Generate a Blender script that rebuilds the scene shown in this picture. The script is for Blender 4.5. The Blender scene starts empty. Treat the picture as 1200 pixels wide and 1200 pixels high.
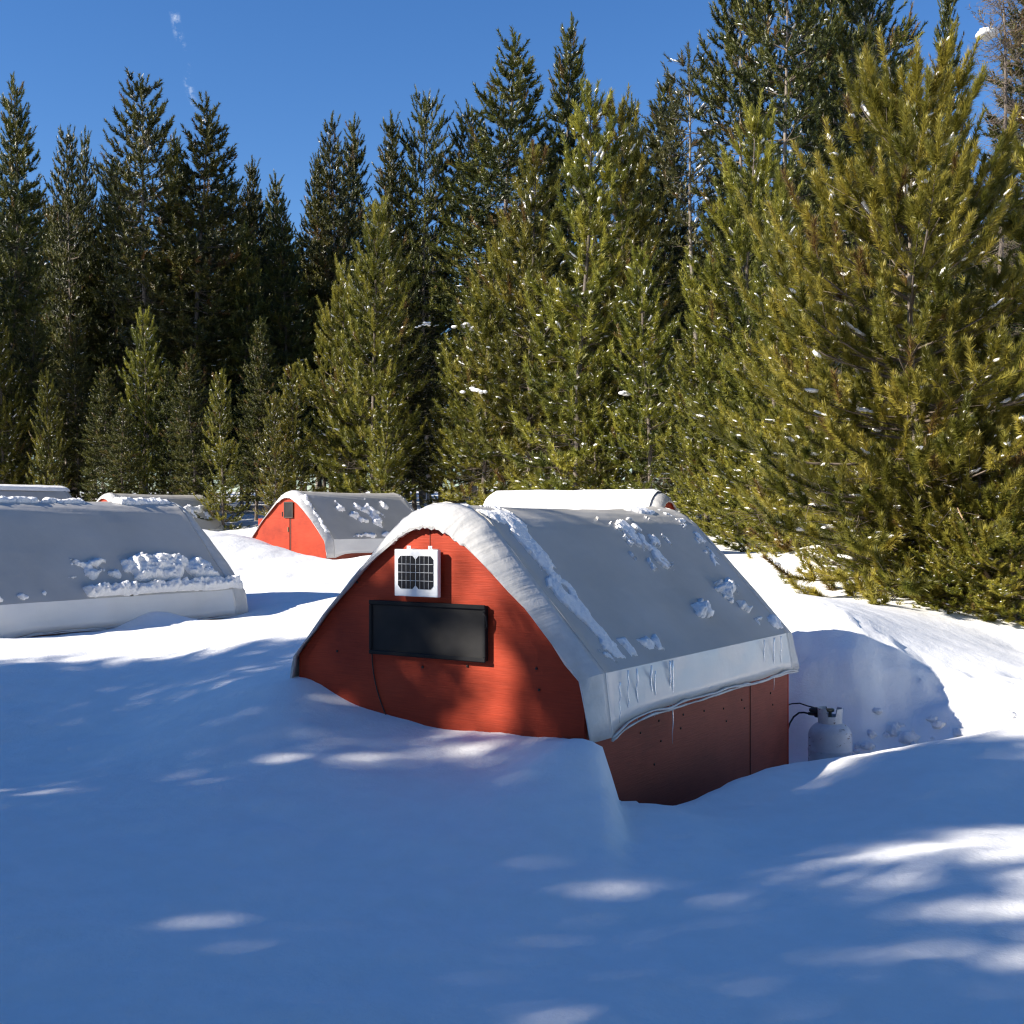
import bpy, math, random
import numpy as np
from mathutils import Vector, Matrix

R = math.radians
scene = bpy.context.scene
C = scene.collection

# ------------------------------------------------------------------ camera
CAM_Z = 2.4
cam_data = bpy.data.cameras.new("camera")
cam = bpy.data.objects.new("camera", cam_data)
C.objects.link(cam)
cam.location = (0, 0, CAM_Z)
cam.rotation_euler = (R(90), 0, 0)
cam_data.sensor_fit = 'HORIZONTAL'
cam_data.sensor_width = 36.0
cam_data.lens = 36.0 * 1400 / 1200
cam_data.shift_y = 10 / 1200
cam_data.clip_start = 0.1
cam_data.clip_end = 3000
scene.camera = cam

# ------------------------------------------------------------------ world, sun, exposure
SUN_EL, SUN_AZ = 29.0, 199.0      # azimuth: direction towards the sun, degrees counter-clockwise from +x
az = R(SUN_AZ)
sdir = Vector((math.cos(R(SUN_EL)) * math.cos(az), math.cos(R(SUN_EL)) * math.sin(az), math.sin(R(SUN_EL))))
world = bpy.data.worlds.new("World")
scene.world = world
world.use_nodes = True
nt = world.node_tree
for n in list(nt.nodes):
    nt.nodes.remove(n)
wo = nt.nodes.new('ShaderNodeOutputWorld')
bg = nt.nodes.new('ShaderNodeBackground')
sky = nt.nodes.new('ShaderNodeTexSky')
sky.sky_type = 'NISHITA'
sky.sun_disc = False
sky.sun_elevation = R(SUN_EL)
sky.sun_rotation = math.atan2(sdir.x, sdir.y)
sky.altitude = 2300
sky.air_density = 1.25
sky.dust_density = 0.0
sky.ozone_density = 3.0
bg.inputs['Strength'].default_value = 0.082
hsv = nt.nodes.new('ShaderNodeHueSaturation')      # the phone's deep mountain blue
hsv.inputs['Saturation'].default_value = 1.25
hsv.inputs['Hue'].default_value = .509
hsv.inputs['Value'].default_value = 1.0
nt.links.new(sky.outputs[0], hsv.inputs['Color'])
# a faint broken contrail, high up in the sky
tcw = nt.nodes.new('ShaderNodeTexCoord')
da = Vector((-400/1400, 1, .44)).normalized(); db = Vector((-378/1400, 1, .362)).normalized()
dn = da.cross(db).normalized(); dm = (da+db).normalized()
def dotn(v):
    n = nt.nodes.new('ShaderNodeVectorMath'); n.operation = 'DOT_PRODUCT'
    nt.links.new(tcw.outputs['Generated'], n.inputs[0]); n.inputs[1].default_value = v
    return n.outputs['Value']
def mrange(sock, a, b):
    n = nt.nodes.new('ShaderNodeMapRange'); n.interpolation_type = 'SMOOTHSTEP'
    n.inputs['From Min'].default_value = a; n.inputs['From Max'].default_value = b
    nt.links.new(sock, n.inputs['Value']); return n.outputs[0]
def mathn(op, a, b=None):
    n = nt.nodes.new('ShaderNodeMath'); n.operation = op
    nt.links.new(a, n.inputs[0])
    if b is not None: nt.links.new(b, n.inputs[1])
    return n.outputs[0]
wn = nt.nodes.new('ShaderNodeTexNoise'); wn.inputs['Scale'].default_value = 70; wn.inputs['Detail'].default_value = 6
wn.inputs['Roughness'].default_value = .65
nt.links.new(tcw.outputs['Generated'], wn.inputs['Vector'])
line_ = mrange(mathn('ABSOLUTE', dotn(dn)), .0048, .0)
msk = mathn('MULTIPLY', mathn('MULTIPLY', line_, mrange(dotn(dm), .9980, .9995)), mrange(wn.outputs['Fac'], .46, .66))
mixw = nt.nodes.new('ShaderNodeMix'); mixw.data_type = 'RGBA'
sc_ = nt.nodes.new('ShaderNodeMath'); sc_.operation = 'MULTIPLY'; sc_.inputs[1].default_value = .5
nt.links.new(msk, sc_.inputs[0]); nt.links.new(sc_.outputs[0], mixw.inputs[0])
nt.links.new(hsv.outputs[0], mixw.inputs[6]); mixw.inputs[7].default_value = (6.5, 7, 7.6, 1)
nt.links.new(mixw.outputs[2], bg.inputs['Color'])
nt.links.new(bg.outputs[0], wo.inputs['Surface'])

sl = bpy.data.lights.new("sun", 'SUN')
sl.energy = 5.0
sl.angle = R(0.5)
sl.color = (1.0, 0.93, 0.82)
so = bpy.data.objects.new("sun", sl)
C.objects.link(so)
so.rotation_euler = (-sdir).to_track_quat('-Z', 'Y').to_euler()
so.location = (-20, 0, 30)

scene.view_settings.view_transform = 'Standard'
scene.view_settings.look = 'None'
scene.view_settings.exposure = 1.05
scene.view_settings.gamma = 1.0
scene.cycles.max_bounces = 8
scene.cycles.transparent_max_bounces = 8
scene.cycles.use_denoising = True
scene.cycles.denoising_input_passes = 'RGB_ALBEDO_NORMAL'
scene.cycles.denoising_prefilter = 'NONE'
scene.cycles.use_adaptive_sampling = False
scene.cycles.filter_width = 1.25
scene.cycles.sample_clamp_indirect = 4.0

# ------------------------------------------------------------------ helpers
def tag(o, label=None, cat=None, group=None, kind=None):
    if label: o['label'] = label
    if cat: o['category'] = cat
    if group: o['group'] = group
    if kind: o['kind'] = kind
    return o

def empty(name, loc, rz=0.0):
    o = bpy.data.objects.new(name, None)
    C.objects.link(o)
    o.location = loc
    o.rotation_euler = (0, 0, rz)
    o.empty_display_size = 0.2
    return o

def mesh_np(name, V, F, smooth=False):
    """F: int array (n,k) all with k corners, or a list of such arrays"""
    me = bpy.data.meshes.new(name)
    Fs = F if isinstance(F, list) else [F]
    Fs = [f for f in Fs if len(f)]
    loops = np.concatenate([f.ravel() for f in Fs]).astype(np.int32)
    tot = np.concatenate([np.full(len(f), f.shape[1], np.int32) for f in Fs])
    start = np.concatenate([[0], np.cumsum(tot)[:-1]]).astype(np.int32)
    me.vertices.add(len(V)); me.vertices.foreach_set('co', np.asarray(V, np.float32).ravel())
    me.loops.add(len(loops)); me.loops.foreach_set('vertex_index', loops)
    me.polygons.add(len(tot))
    me.polygons.foreach_set('loop_start', start)
    me.polygons.foreach_set('loop_total', tot)
    if smooth:
        me.polygons.foreach_set('use_smooth', np.ones(len(tot), bool))
    me.update(calc_edges=True)
    me.validate()
    return me

def link(name, me, m=None, parent=None):
    o = bpy.data.objects.new(name, me)
    C.objects.link(o)
    if m is not None:
        me.materials.clear(); me.materials.append(m)
    if parent is not None:
        o.parent = parent
    return o

class MB:
    """collects simple shapes and links them as one mesh object"""
    def __init__(s): s.V, s.F, s.n, s.sm = [], [], 0, []
    def add(s, V, F, smooth=False):
        for v in V: s.V.append(tuple(v))
        for f in F:
            s.F.append(tuple(i + s.n for i in f)); s.sm.append(smooth)
        s.n = len(s.V)
    def box(s, lo, hi, bev=0.0, M=None):
        x0, y0, z0 = lo; x1, y1, z1 = hi
        b = min(bev, (x1-x0)/2.01, (y1-y0)/2.01, (z1-z0)/2.01)
        if b <= 0:
            V = [(x, y, z) for x in (x0, x1) for y in (y0, y1) for z in (z0, z1)]
            F = [(0,1,3,2), (4,6,7,5), (0,4,5,1), (2,3,7,6), (0,2,6,4), (1,5,7,3)]
        else:
            V, idx = [], {}
            for ix, (x, sx) in enumerate(((x0, 1), (x1, -1))):
                for iy, (y, sy) in enumerate(((y0, 1), (y1, -1))):
                    for iz, (z, sz) in enumerate(((z0, 1), (z1, -1))):
                        for a in range(3):
                            p = [x + sx*b, y + sy*b, z + sz*b]
                            p[a] = (x, y, z)[a]
                            idx[(ix, iy, iz, a)] = len(V); V.append(tuple(p))
            F = []
            for a in range(3):
                o1, o2 = [k for k in range(3) if k != a]
                for s_ in (0, 1):
                    q = []
                    for (u, w) in ((0,0), (1,0), (1,1), (0,1)):
                        k = [0, 0, 0]; k[a] = s_; k[o1] = u; k[o2] = w
                        q.append(idx[(*k, a)])
                    F.append(tuple(q))
            for a in range(3):
                o1, o2 = [k for k in range(3) if k != a]
                for u in (0, 1):
                    for w in (0, 1):
                        k0 = [0,0,0]; k1 = [0,0,0]
                        k0[a] = 0; k1[a] = 1
                        for k in (k0, k1): k[o1] = u; k[o2] = w
                        F.append((idx[(*k0, o1)], idx[(*k1, o1)], idx[(*k1, o2)], idx[(*k0, o2)]))
            for ix in (0,1):
                for iy in (0,1):
                    for iz in (0,1):
                        F.append(tuple(idx[(ix, iy, iz, a)] for a in range(3)))
        if M is not None: V = [tuple(M @ Vector(v)) for v in V]
        s.add(V, F)
    def lathe(s, prof, n=32, M=None, caps=True):
        V = []; F = []
        for (r, z) in prof:
            for k in range(n):
                a = 2*math.pi*k/n
                V.append((r*math.cos(a), r*math.sin(a), z))
        for i in range(len(prof)-1):
            for k in range(n):
                F.append((i*n+k, i*n+(k+1) % n, (i+1)*n+(k+1) % n, (i+1)*n+k))
        if caps:
            F.append(tuple(reversed(range(n)))); F.append(tuple((len(prof)-1)*n+k for k in range(n)))
        if M is not None: V = [tuple(M @ Vector(v)) for v in V]
        s.add(V, F, True)
    def tube(s, pts, rad, n=8):
        pts = [Vector(p) for p in pts]
        rads = rad if isinstance(rad, (list, tuple)) else [rad]*len(pts)
        V = []; F = []
        up = None
        for i, p in enumerate(pts):
            d = (pts[min(i+1, len(pts)-1)] - pts[max(i-1, 0)]).normalized()
            if up is None:
                up = Vector((0, 0, 1)) if abs(d.z) < .9 else Vector((1, 0, 0))
            a = d.cross(up).normalized(); b = a.cross(d).normalized(); up = b
            for k in range(n):
                t = 2*math.pi*k/n
                V.append(p + rads[i]*(math.cos(t)*a + math.sin(t)*b))
        for i in range(len(pts)-1):
            for k in range(n):
                F.append((i*n+k, i*n+(k+1) % n, (i+1)*n+(k+1) % n, (i+1)*n+k))
        F.append(tuple(reversed(range(n)))); F.append(tuple((len(pts)-1)*n+k for k in range(n)))
        s.add(V, F, True)
    def prism(s, outline, y0, y1):
        """outline in (x,z), extruded along y"""
        n = len(outline)
        V = [(x, y0, z) for x, z in outline] + [(x, y1, z) for x, z in outline]
        F = [tuple(range(n)), tuple(reversed(range(n, 2*n)))]
        for k in range(n):
            F.append((k, k+n, (k+1) % n + n, (k+1) % n))
        s.add(V, F)
    def build(s, name, m=None, parent=None):
        me = bpy.data.meshes.new(name)
        me.from_pydata(s.V, [], s.F)
        me.polygons.foreach_set('use_smooth', np.array(s.sm, bool))
        me.update(); me.validate()
        return link(name, me, m, parent)

def sm(x, a, b):
    t = np.clip((x-a)/(b-a), 0, 1); return t*t*(3-2*t)

_rs = np.random.RandomState(7)
_perm = _rs.rand(256, 256)
def vnoise(x, y):
    x = np.asarray(x, float); y = np.asarray(y, float)
    xi = np.floor(x).astype(int); yi = np.floor(y).astype(int)
    fx = x-xi; fy = y-yi
    fx = fx*fx*fx*(fx*(fx*6-15)+10); fy = fy*fy*fy*(fy*(fy*6-15)+10)
    g = lambda a, b: _perm[a & 255, b & 255]
    return ((g(xi, yi)*(1-fx)+g(xi+1, yi)*fx)*(1-fy) + (g(xi, yi+1)*(1-fx)+g(xi+1, yi+1)*fx)*fy)*2-1
def fbm(x, y, o=4):
    r = 0; a = 1.0
    for k in range(o):
        r = r + a*vnoise(x*2**k+17.3*k, y*2**k+5.1*k); a *= .5
    return r/1.9

# ------------------------------------------------------------------ materials
def new_mat(name):
    m = bpy.data.materials.new(name); m.use_nodes = True
    return m, m.node_tree.nodes, m.node_tree.links, m.node_tree.nodes['Principled BSDF']

def noise_node(N, L, scale, detail=4, rough=.55, coord=None, vec_scale=None):
    tc = N.new('ShaderNodeTexCoord')
    src = tc.outputs['Object']
    if vec_scale:
        mp = N.new('ShaderNodeMapping'); mp.inputs['Scale'].default_value = vec_scale
        L.new(src, mp.inputs['Vector']); src = mp.outputs[0]
    nz = N.new('ShaderNodeTexNoise')
    nz.inputs['Scale'].default_value = scale
    nz.inputs['Detail'].default_value = detail
    nz.inputs['Roughness'].default_value = rough
    L.new(src, nz.inputs['Vector'])
    return nz

def ramp(N, L, fac, stops):
    r = N.new('ShaderNodeValToRGB')
    while len(r.color_ramp.elements) < len(stops): r.color_ramp.elements.new(.5)
    for e, (p, c) in zip(r.color_ramp.elements, stops):
        e.position = p; e.color = (*c, 1)
    L.new(fac, r.inputs[0])
    return r

def bump(N, L, heights, b, base=None):
    prev = base
    for (sock, strength, dist) in heights:
        bp = N.new('ShaderNodeBump')
        bp.inputs['Strength'].default_value = strength
        bp.inputs['Distance'].default_value = dist
        L.new(sock, bp.inputs['Height'])
        if prev is not None: L.new(prev, bp.inputs['Normal'])
        prev = bp.outputs[0]
    L.new(prev, b.inputs['Normal'])

def simple(name, col, rough=.6, var=.25, scale=12, metal=0.0, bstr=.15, bdist=.01, vec_scale=None):
    m, N, L, b = new_mat(name)
    nz = noise_node(N, L, scale, 5, .6, vec_scale=vec_scale)
    lo = tuple(c*(1-var) for c in col); hi = tuple(min(1, c*(1+var)) for c in col)
    r = ramp(N, L, nz.outputs['Fac'], [(.3, lo), (.7, hi)])
    L.new(r.outputs[0], b.inputs['Base Color'])
    b.inputs['Roughness'].default_value = rough
    b.inputs['Metallic'].default_value = metal
    if bstr: bump(N, L, [(nz.outputs['Fac'], bstr, bdist)], b)
    return m

def mat_snow(name, fine=60, lumps=9, bs=.35):
    m, N, L, b = new_mat(name)
    n1 = noise_node(N, L, lumps, 5, .6); n2 = noise_node(N, L, fine, 4, .7)
    r = ramp(N, L, n1.outputs['Fac'], [(.3, (.85, .84, .82)), (.7, (.90, .89, .875))])
    L.new(r.outputs[0], b.inputs['Base Color'])
    b.inputs['Roughness'].default_value = .65
    b.inputs['Specular IOR Level'].default_value = .25
    bump(N, L, [(n1.outputs['Fac'], bs, .03), (n2.outputs['Fac'], bs, .006)], b)
    return m
M_snow = mat_snow('ground_snow', 48, 5.5, .5)
M_lump = mat_snow('clumped_snow', 90, 30, .6)
M_needle_snow = mat_snow('branch_snow', 40, 12, .3)

def mat_tarp():
    m, N, L, b = new_mat('vinyl_tarp')
    n1 = noise_node(N, L, 1.6, 5, .55)
    n2 = noise_node(N, L, 7, 4, .5, vec_scale=(1, .25, 1))
    n3 = noise_node(N, L, 240, 2, .5)
    r = ramp(N, L, n1.outputs['Fac'], [(.25, (.42, .40, .36)), (.55, (.485, .46, .415)), (.8, (.53, .505, .46))])
    L.new(r.outputs[0], b.inputs['Base Color'])
    b.inputs['Roughness'].default_value = .34
    bump(N, L, [(n1.outputs['Fac'], .35, .05), (n2.outputs['Fac'], .25, .02), (n3.outputs['Fac'], .05, .002)], b)
    return m
M_tarp = mat_tarp()
M_skirt = mat_tarp(); M_skirt.name = 'bounce_lit_plastic_skirt'  # shinier skirt plastic; bounce light from the snow put into its paler colour
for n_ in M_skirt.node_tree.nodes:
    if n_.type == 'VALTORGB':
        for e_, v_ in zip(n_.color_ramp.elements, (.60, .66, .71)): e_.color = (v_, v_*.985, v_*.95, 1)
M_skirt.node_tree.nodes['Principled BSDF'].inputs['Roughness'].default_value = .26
def mat_trim():
    m, N, L, b = new_mat('tarp_edging')
    at_ = N.new('ShaderNodeAttribute'); at_.attribute_name = 'arc'
    n0 = N.new('ShaderNodeTexNoise'); n0.noise_dimensions = '1D'
    n0.inputs['Scale'].default_value = 9; n0.inputs['Detail'].default_value = 3
    L.new(at_.outputs['Fac'], n0.inputs['W'])
    n1 = noise_node(N, L, 11, 4, .6)
    r = ramp(N, L, n1.outputs['Fac'], [(.25, (.47, .46, .44)), (.55, (.54, .53, .51)), (.8, (.60, .59, .57))])
    L.new(r.outputs[0], b.inputs['Base Color'])
    b.inputs['Roughness'].default_value = .38
    bump(N, L, [(n0.outputs['Fac'], .32, .03), (n1.outputs['Fac'], .35, .02)], b)
    return m
M_trim = mat_trim()

def mat_red(name, c0, c1, c2):
    m, N, L, b = new_mat(name)
    g = noise_node(N, L, 5, 6, .6, vec_scale=(1.2, 1.2, 22))
    w = noise_node(N, L, 1.7, 5, .6)
    r = ramp(N, L, w.outputs['Fac'], [(.3, c0), (.5, c1), (.75, c2)])
    r2 = ramp(N, L, g.outputs['Fac'], [(.3, (.78, .78, .78)), (.6, (1, 1, 1))])
    mx = N.new('ShaderNodeMix'); mx.data_type = 'RGBA'; mx.blend_type = 'MULTIPLY'
    mx.inputs[0].default_value = 1
    L.new(r.outputs[0], mx.inputs[6]); L.new(r2.outputs[0], mx.inputs[7])
    L.new(mx.outputs[2], b.inputs['Base Color'])
    b.inputs['Roughness'].default_value = .6
    b.inputs['Specular IOR Level'].default_value = .2
    bump(N, L, [(g.outputs['Fac'], .35, .006)], b)
    return m
M_red = mat_red('red_painted_plywood', (.24, .026, .011), (.36, .041, .015), (.41, .054, .021))
M_redside = mat_red('shaded_red_plywood', (.22, .048, .026), (.28, .058, .031), (.31, .070, .038))  # side walls: darker, browner copy of the red, their shade put into the colour
M_black = simple('black_plastic', (.012, .012, .013), .5, .3, 9, bstr=.08)
M_screen = simple('black_mesh_screen', (.020, .019, .019), .55, .3, 4, bstr=.1)
for m_ in (M_black, M_screen):
    m_.node_tree.nodes['Principled BSDF'].inputs['Specular IOR Level'].default_value = .15
M_seam = simple('seam_shadow_gap', (.10, .022, .013), .8, .2, 20)
M_alu = simple('white_aluminium', (.72, .73, .74), .35, .06, 15, bstr=.03)
M_cell = simple('solar_cell', (.008, .009, .014), .15, .3, 20, bstr=0)
M_grid = simple('cell_busbar', (.55, .56, .58), .4, .05, 20, bstr=0)
M_cell.node_tree.nodes['Principled BSDF'].inputs['Specular IOR Level'].default_value = .15
M_steel = simple('brass_fitting', (.20, .17, .10), .4, .2, 30, metal=.7)
M_tank = simple('scuffed_white_tank_paint', (.55, .57, .58), .4, .10, 14, bstr=.06)
def tank_scuffs():
    N, L = M_tank.node_tree.nodes, M_tank.node_tree.links
    b = N['Principled BSDF']; src = b.inputs['Base Color'].links[0].from_socket
    nz = noise_node(N, L, 21, 4, .6, vec_scale=(1, 1, 2.2)); big = noise_node(N, L, 5, 2)
    m1 = ramp(N, L, nz.outputs['Fac'], [(.60, (0, 0, 0)), (.64, (1, 1, 1))]); m2 = ramp(N, L, big.outputs['Fac'], [(.48, (0, 0, 0)), (.56, (1, 1, 1))])
    mu = N.new('ShaderNodeMath'); mu.operation = 'MULTIPLY'
    L.new(m1.outputs[0], mu.inputs[0]); L.new(m2.outputs[0], mu.inputs[1])
    mx = N.new('ShaderNodeMix'); mx.data_type = 'RGBA'
    L.new(mu.outputs[0], mx.inputs[0]); L.new(src, mx.inputs[6]); mx.inputs[7].default_value = (.10, .07, .055, 1)
    L.new(mx.outputs[2], b.inputs['Base Color'])
tank_scuffs()
M_hose = simple('black_rubber', (.012, .012, .012), .5, .2, 20)
M_bolt = simple('rusty_bolt', (.03, .018, .014), .7, .3, 40)
M_bark = simple('grey_brown_bark', (.13, .105, .085), .9, .45, 9, bstr=.6, bdist=.03, vec_scale=(1, 1, .35))
M_barkl = simple('pale_pine_bark', (.21, .175, .14), .9, .45, 9, bstr=.6, bdist=.03, vec_scale=(1, 1, .35))
M_twig = simple('dead_grey_twig', (.14, .11, .085), .9, .3, 9, bstr=.3)
M_stick = simple('peeled_dead_wood', (.26, .175, .105), .85, .35, 10, bstr=.4, vec_scale=(1, 1, .2))
M_ice = None
def mat_ice():
    m, N, L, b = new_mat('clear_ice')
    nz = noise_node(N, L, 40, 3)
    b.inputs['Base Color'].default_value = (.9, .95, 1, 1)
    b.inputs['Roughness'].default_value = .08
    b.inputs['Transmission Weight'].default_value = .6
    b.inputs['IOR'].default_value = 1.31
    bump(N, L, [(nz.outputs['Fac'], .3, .004)], b)
    return m
M_ice = mat_ice()

def mat_needles(name, dark, mid, light, trans=.3):
    m = bpy.data.materials.new(name); m.use_nodes = True
    N, L = m.node_tree.nodes, m.node_tree.links
    for n in list(N): N.remove(n)
    out = N.new('ShaderNodeOutputMaterial')
    at = N.new('ShaderNodeAttribute'); at.attribute_name = 'tint'
    oi = N.new('ShaderNodeObjectInfo')
    r = ramp(N, L, at.outputs['Fac'], [(0, dark), (.5, mid), (.9, light), (1.0, (.15, .085, .028))])
    hs = N.new('ShaderNodeHueSaturation')
    mr = N.new('ShaderNodeMapRange')
    mr.inputs['To Min'].default_value = .84; mr.inputs['To Max'].default_value = 1.14
    L.new(oi.outputs['Random'], mr.inputs['Value'])
    L.new(mr.outputs[0], hs.inputs['Value'])
    mr2 = N.new('ShaderNodeMapRange')
    mr2.inputs['To Min'].default_value = .488; mr2.inputs['To Max'].default_value = .512
    L.new(oi.outputs['Random'], mr2.inputs['Value'])
    L.new(mr2.outputs[0], hs.inputs['Hue'])
    L.new(r.outputs[0], hs.inputs['Color'])
    b = N.new('ShaderNodeBsdfPrincipled'); b.inputs['Roughness'].default_value = .42
    b.inputs['Specular IOR Level'].default_value = .5
    t = N.new('ShaderNodeBsdfTranslucent')
    L.new(hs.outputs[0], b.inputs['Base Color']); L.new(hs.outputs[0], t.inputs['Color'])
    mx = N.new('ShaderNodeMixShader'); mx.inputs[0].default_value = trans
    L.new(b.outputs[0], mx.inputs[1]); L.new(t.outputs[0], mx.inputs[2])
    L.new(mx.outputs[0], out.inputs['Surface'])
    return m
M_young = mat_needles('young_pine_needles', (.055, .068, .011), (.165, .165, .024), (.33, .295, .045), .26)
M_near = mat_needles('near_pine_needles', (.080, .095, .012), (.235, .225, .032), (.44, .385, .060), .28)
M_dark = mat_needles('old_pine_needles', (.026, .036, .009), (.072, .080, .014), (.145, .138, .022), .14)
M_sparse = mat_needles('sparse_pine_needles', (.05, .055, .016), (.085, .085, .024), (.12, .11, .03), .3)

# ------------------------------------------------------------------ terrain
def at(px, py, d):
    return ((px-600)/1400*d, d, CAM_Z-(py-610)/1400*d)
CP = [at(*p) for p in [
    # foreground slope
    (100,1200,4.0),(600,1200,4.1),(1100,1200,4.1),(100,1000,5.7),(600,1000,5.9),(1100,1000,5.9),(1500,1000,6.0),(-300,1000,5.6),
    (150,860,8.2),(400,900,7.0),(600,900,7.0),(850,990,6.4),(-300,860,8.2),
    # gable foot of the near hut
    (350,792,8.35),(400,828,8.1),(470,848,7.85),(560,862,7.5),(640,863,7.25),(690,860,7.05),(712,871,6.98),(655,880,6.9),(700,910,6.7),
    # berm in front of the side wall
    (748,941,7.12),(790,945,7.2),(850,936,7.4),(930,917,7.7),(1000,893,8.0),(1100,865,8.4),(1200,847,8.7),(1400,835,9.0),(1100,900,7.6),(1200,930,7.3),(900,960,6.9),(1400,920,7.6),
    # left crest
    (0,757,10.3),(120,756,10.5),(230,760,10.3),(320,772,9.7),(-200,757,10.2),(-500,770,10),(60,790,9.6),(200,800,9.2),
    # at the side of the left hut
    (20,749,11.7),(150,736,12.8),(280,724,13.8),(250,735,12.6),(330,733,11.6),(345,740,10.6),
    # behind between the huts
    (330,700,15.0),(300,680,17.5),(400,674,19.5),(430,684,18),(292,632,23.5),(340,650,22.6),(385,664,21.5),(300,632,25.5),(350,655,25.5),(383,664,25.2),(440,664,25),(400,650,28),(500,690,17),(600,680,18),
    (270,634,31),(150,640,31),(0,640,30),(300,612,38),(480,640,24),(560,625,26),(700,630,24),(600,600,38),(480,600,36),
    # bank behind the tank and the open snow
    (960,872,10.7),(1040,862,10.75),(1000,800,10.95),(1000,748,11.25),(930,752,11.4),(1070,770,11.4),(1100,836,10.7),(1160,828,10.5),(1250,815,10.5),(1040,800,11.0),
    (1200,775,12.8),(1100,735,13.4),(1200,712,15.2),(1085,692,16.0),(1000,668,17.8),(970,656,18.5),(870,642,23),(930,650,20.5),(850,690,17),(920,700,15.2),
    (1300,735,14.6),(1500,740,14),(820,612,31),(760,595,37),(900,615,29),(1100,635,26),(1300,660,22),
    (0,600,48),(300,598,48),(600,594,48),(900,590,48),(1200,600,48),(-300,610,44),(1500,620,40),
]]
CP += [(-9, 9, 1.3), (-12, 4, 1.1), (-12, -4, .9), (0, 0, .55), (6, 0, .6), (10, 4, .8), (0, -8, .5), (14, 10, 1.4), (-20, 12, 1.6), (-20, -5, 1.2), (18, -5, 1.0),
       (-40, 40, 3.0), (40, 40, 3.6), (0, 75, 3.8), (-50, 80, 4.2), (50, 80, 4.6), (-60, 0, 1.8), (60, 0, 2.2), (0, -60, .6), (-60, -60, 1), (60, -60, 1),
       (-110, 130, 6), (110, 130, 6), (0, 140, 6), (-120, 0, 2), (120, 0, 2), (0, -120, .5), (-9, 11, 1.3), (-8, 14, 1.35), (-7.5, 17, 1.5), (-4.5, 17.5, 1.45)]
CP = np.array(CP)
def warp(x, y):
    s = 30.0
    return s*np.arcsinh(x/s), s*np.arcsinh((y-10)/s)
def tps_fit(P, lam=.0004):
    X, Y = warp(P[:, 0], P[:, 1]); n = len(P)
    d = np.hypot(X[:, None]-X[None], Y[:, None]-Y[None])
    K = np.where(d > 0, d*d*np.log(np.maximum(d, 1e-9)), 0)+lam*n*np.eye(n)
    A = np.zeros((n+3, n+3)); A[:n, :n] = K
    A[:n, n] = A[n, :n] = 1; A[:n, n+1] = A[n+1, :n] = X; A[:n, n+2] = A[n+2, :n] = Y
    w = np.linalg.solve(A, np.concatenate([P[:, 2], [0, 0, 0]]))
    return X, Y, w
TX, TY, TW = tps_fit(CP)
YAW = R(-33.28)
HT = np.array([math.cos(YAW), math.sin(YAW)]); HU = np.array([-math.sin(YAW), math.cos(YAW)])
HKR = np.array([.458, 7.12])
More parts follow.
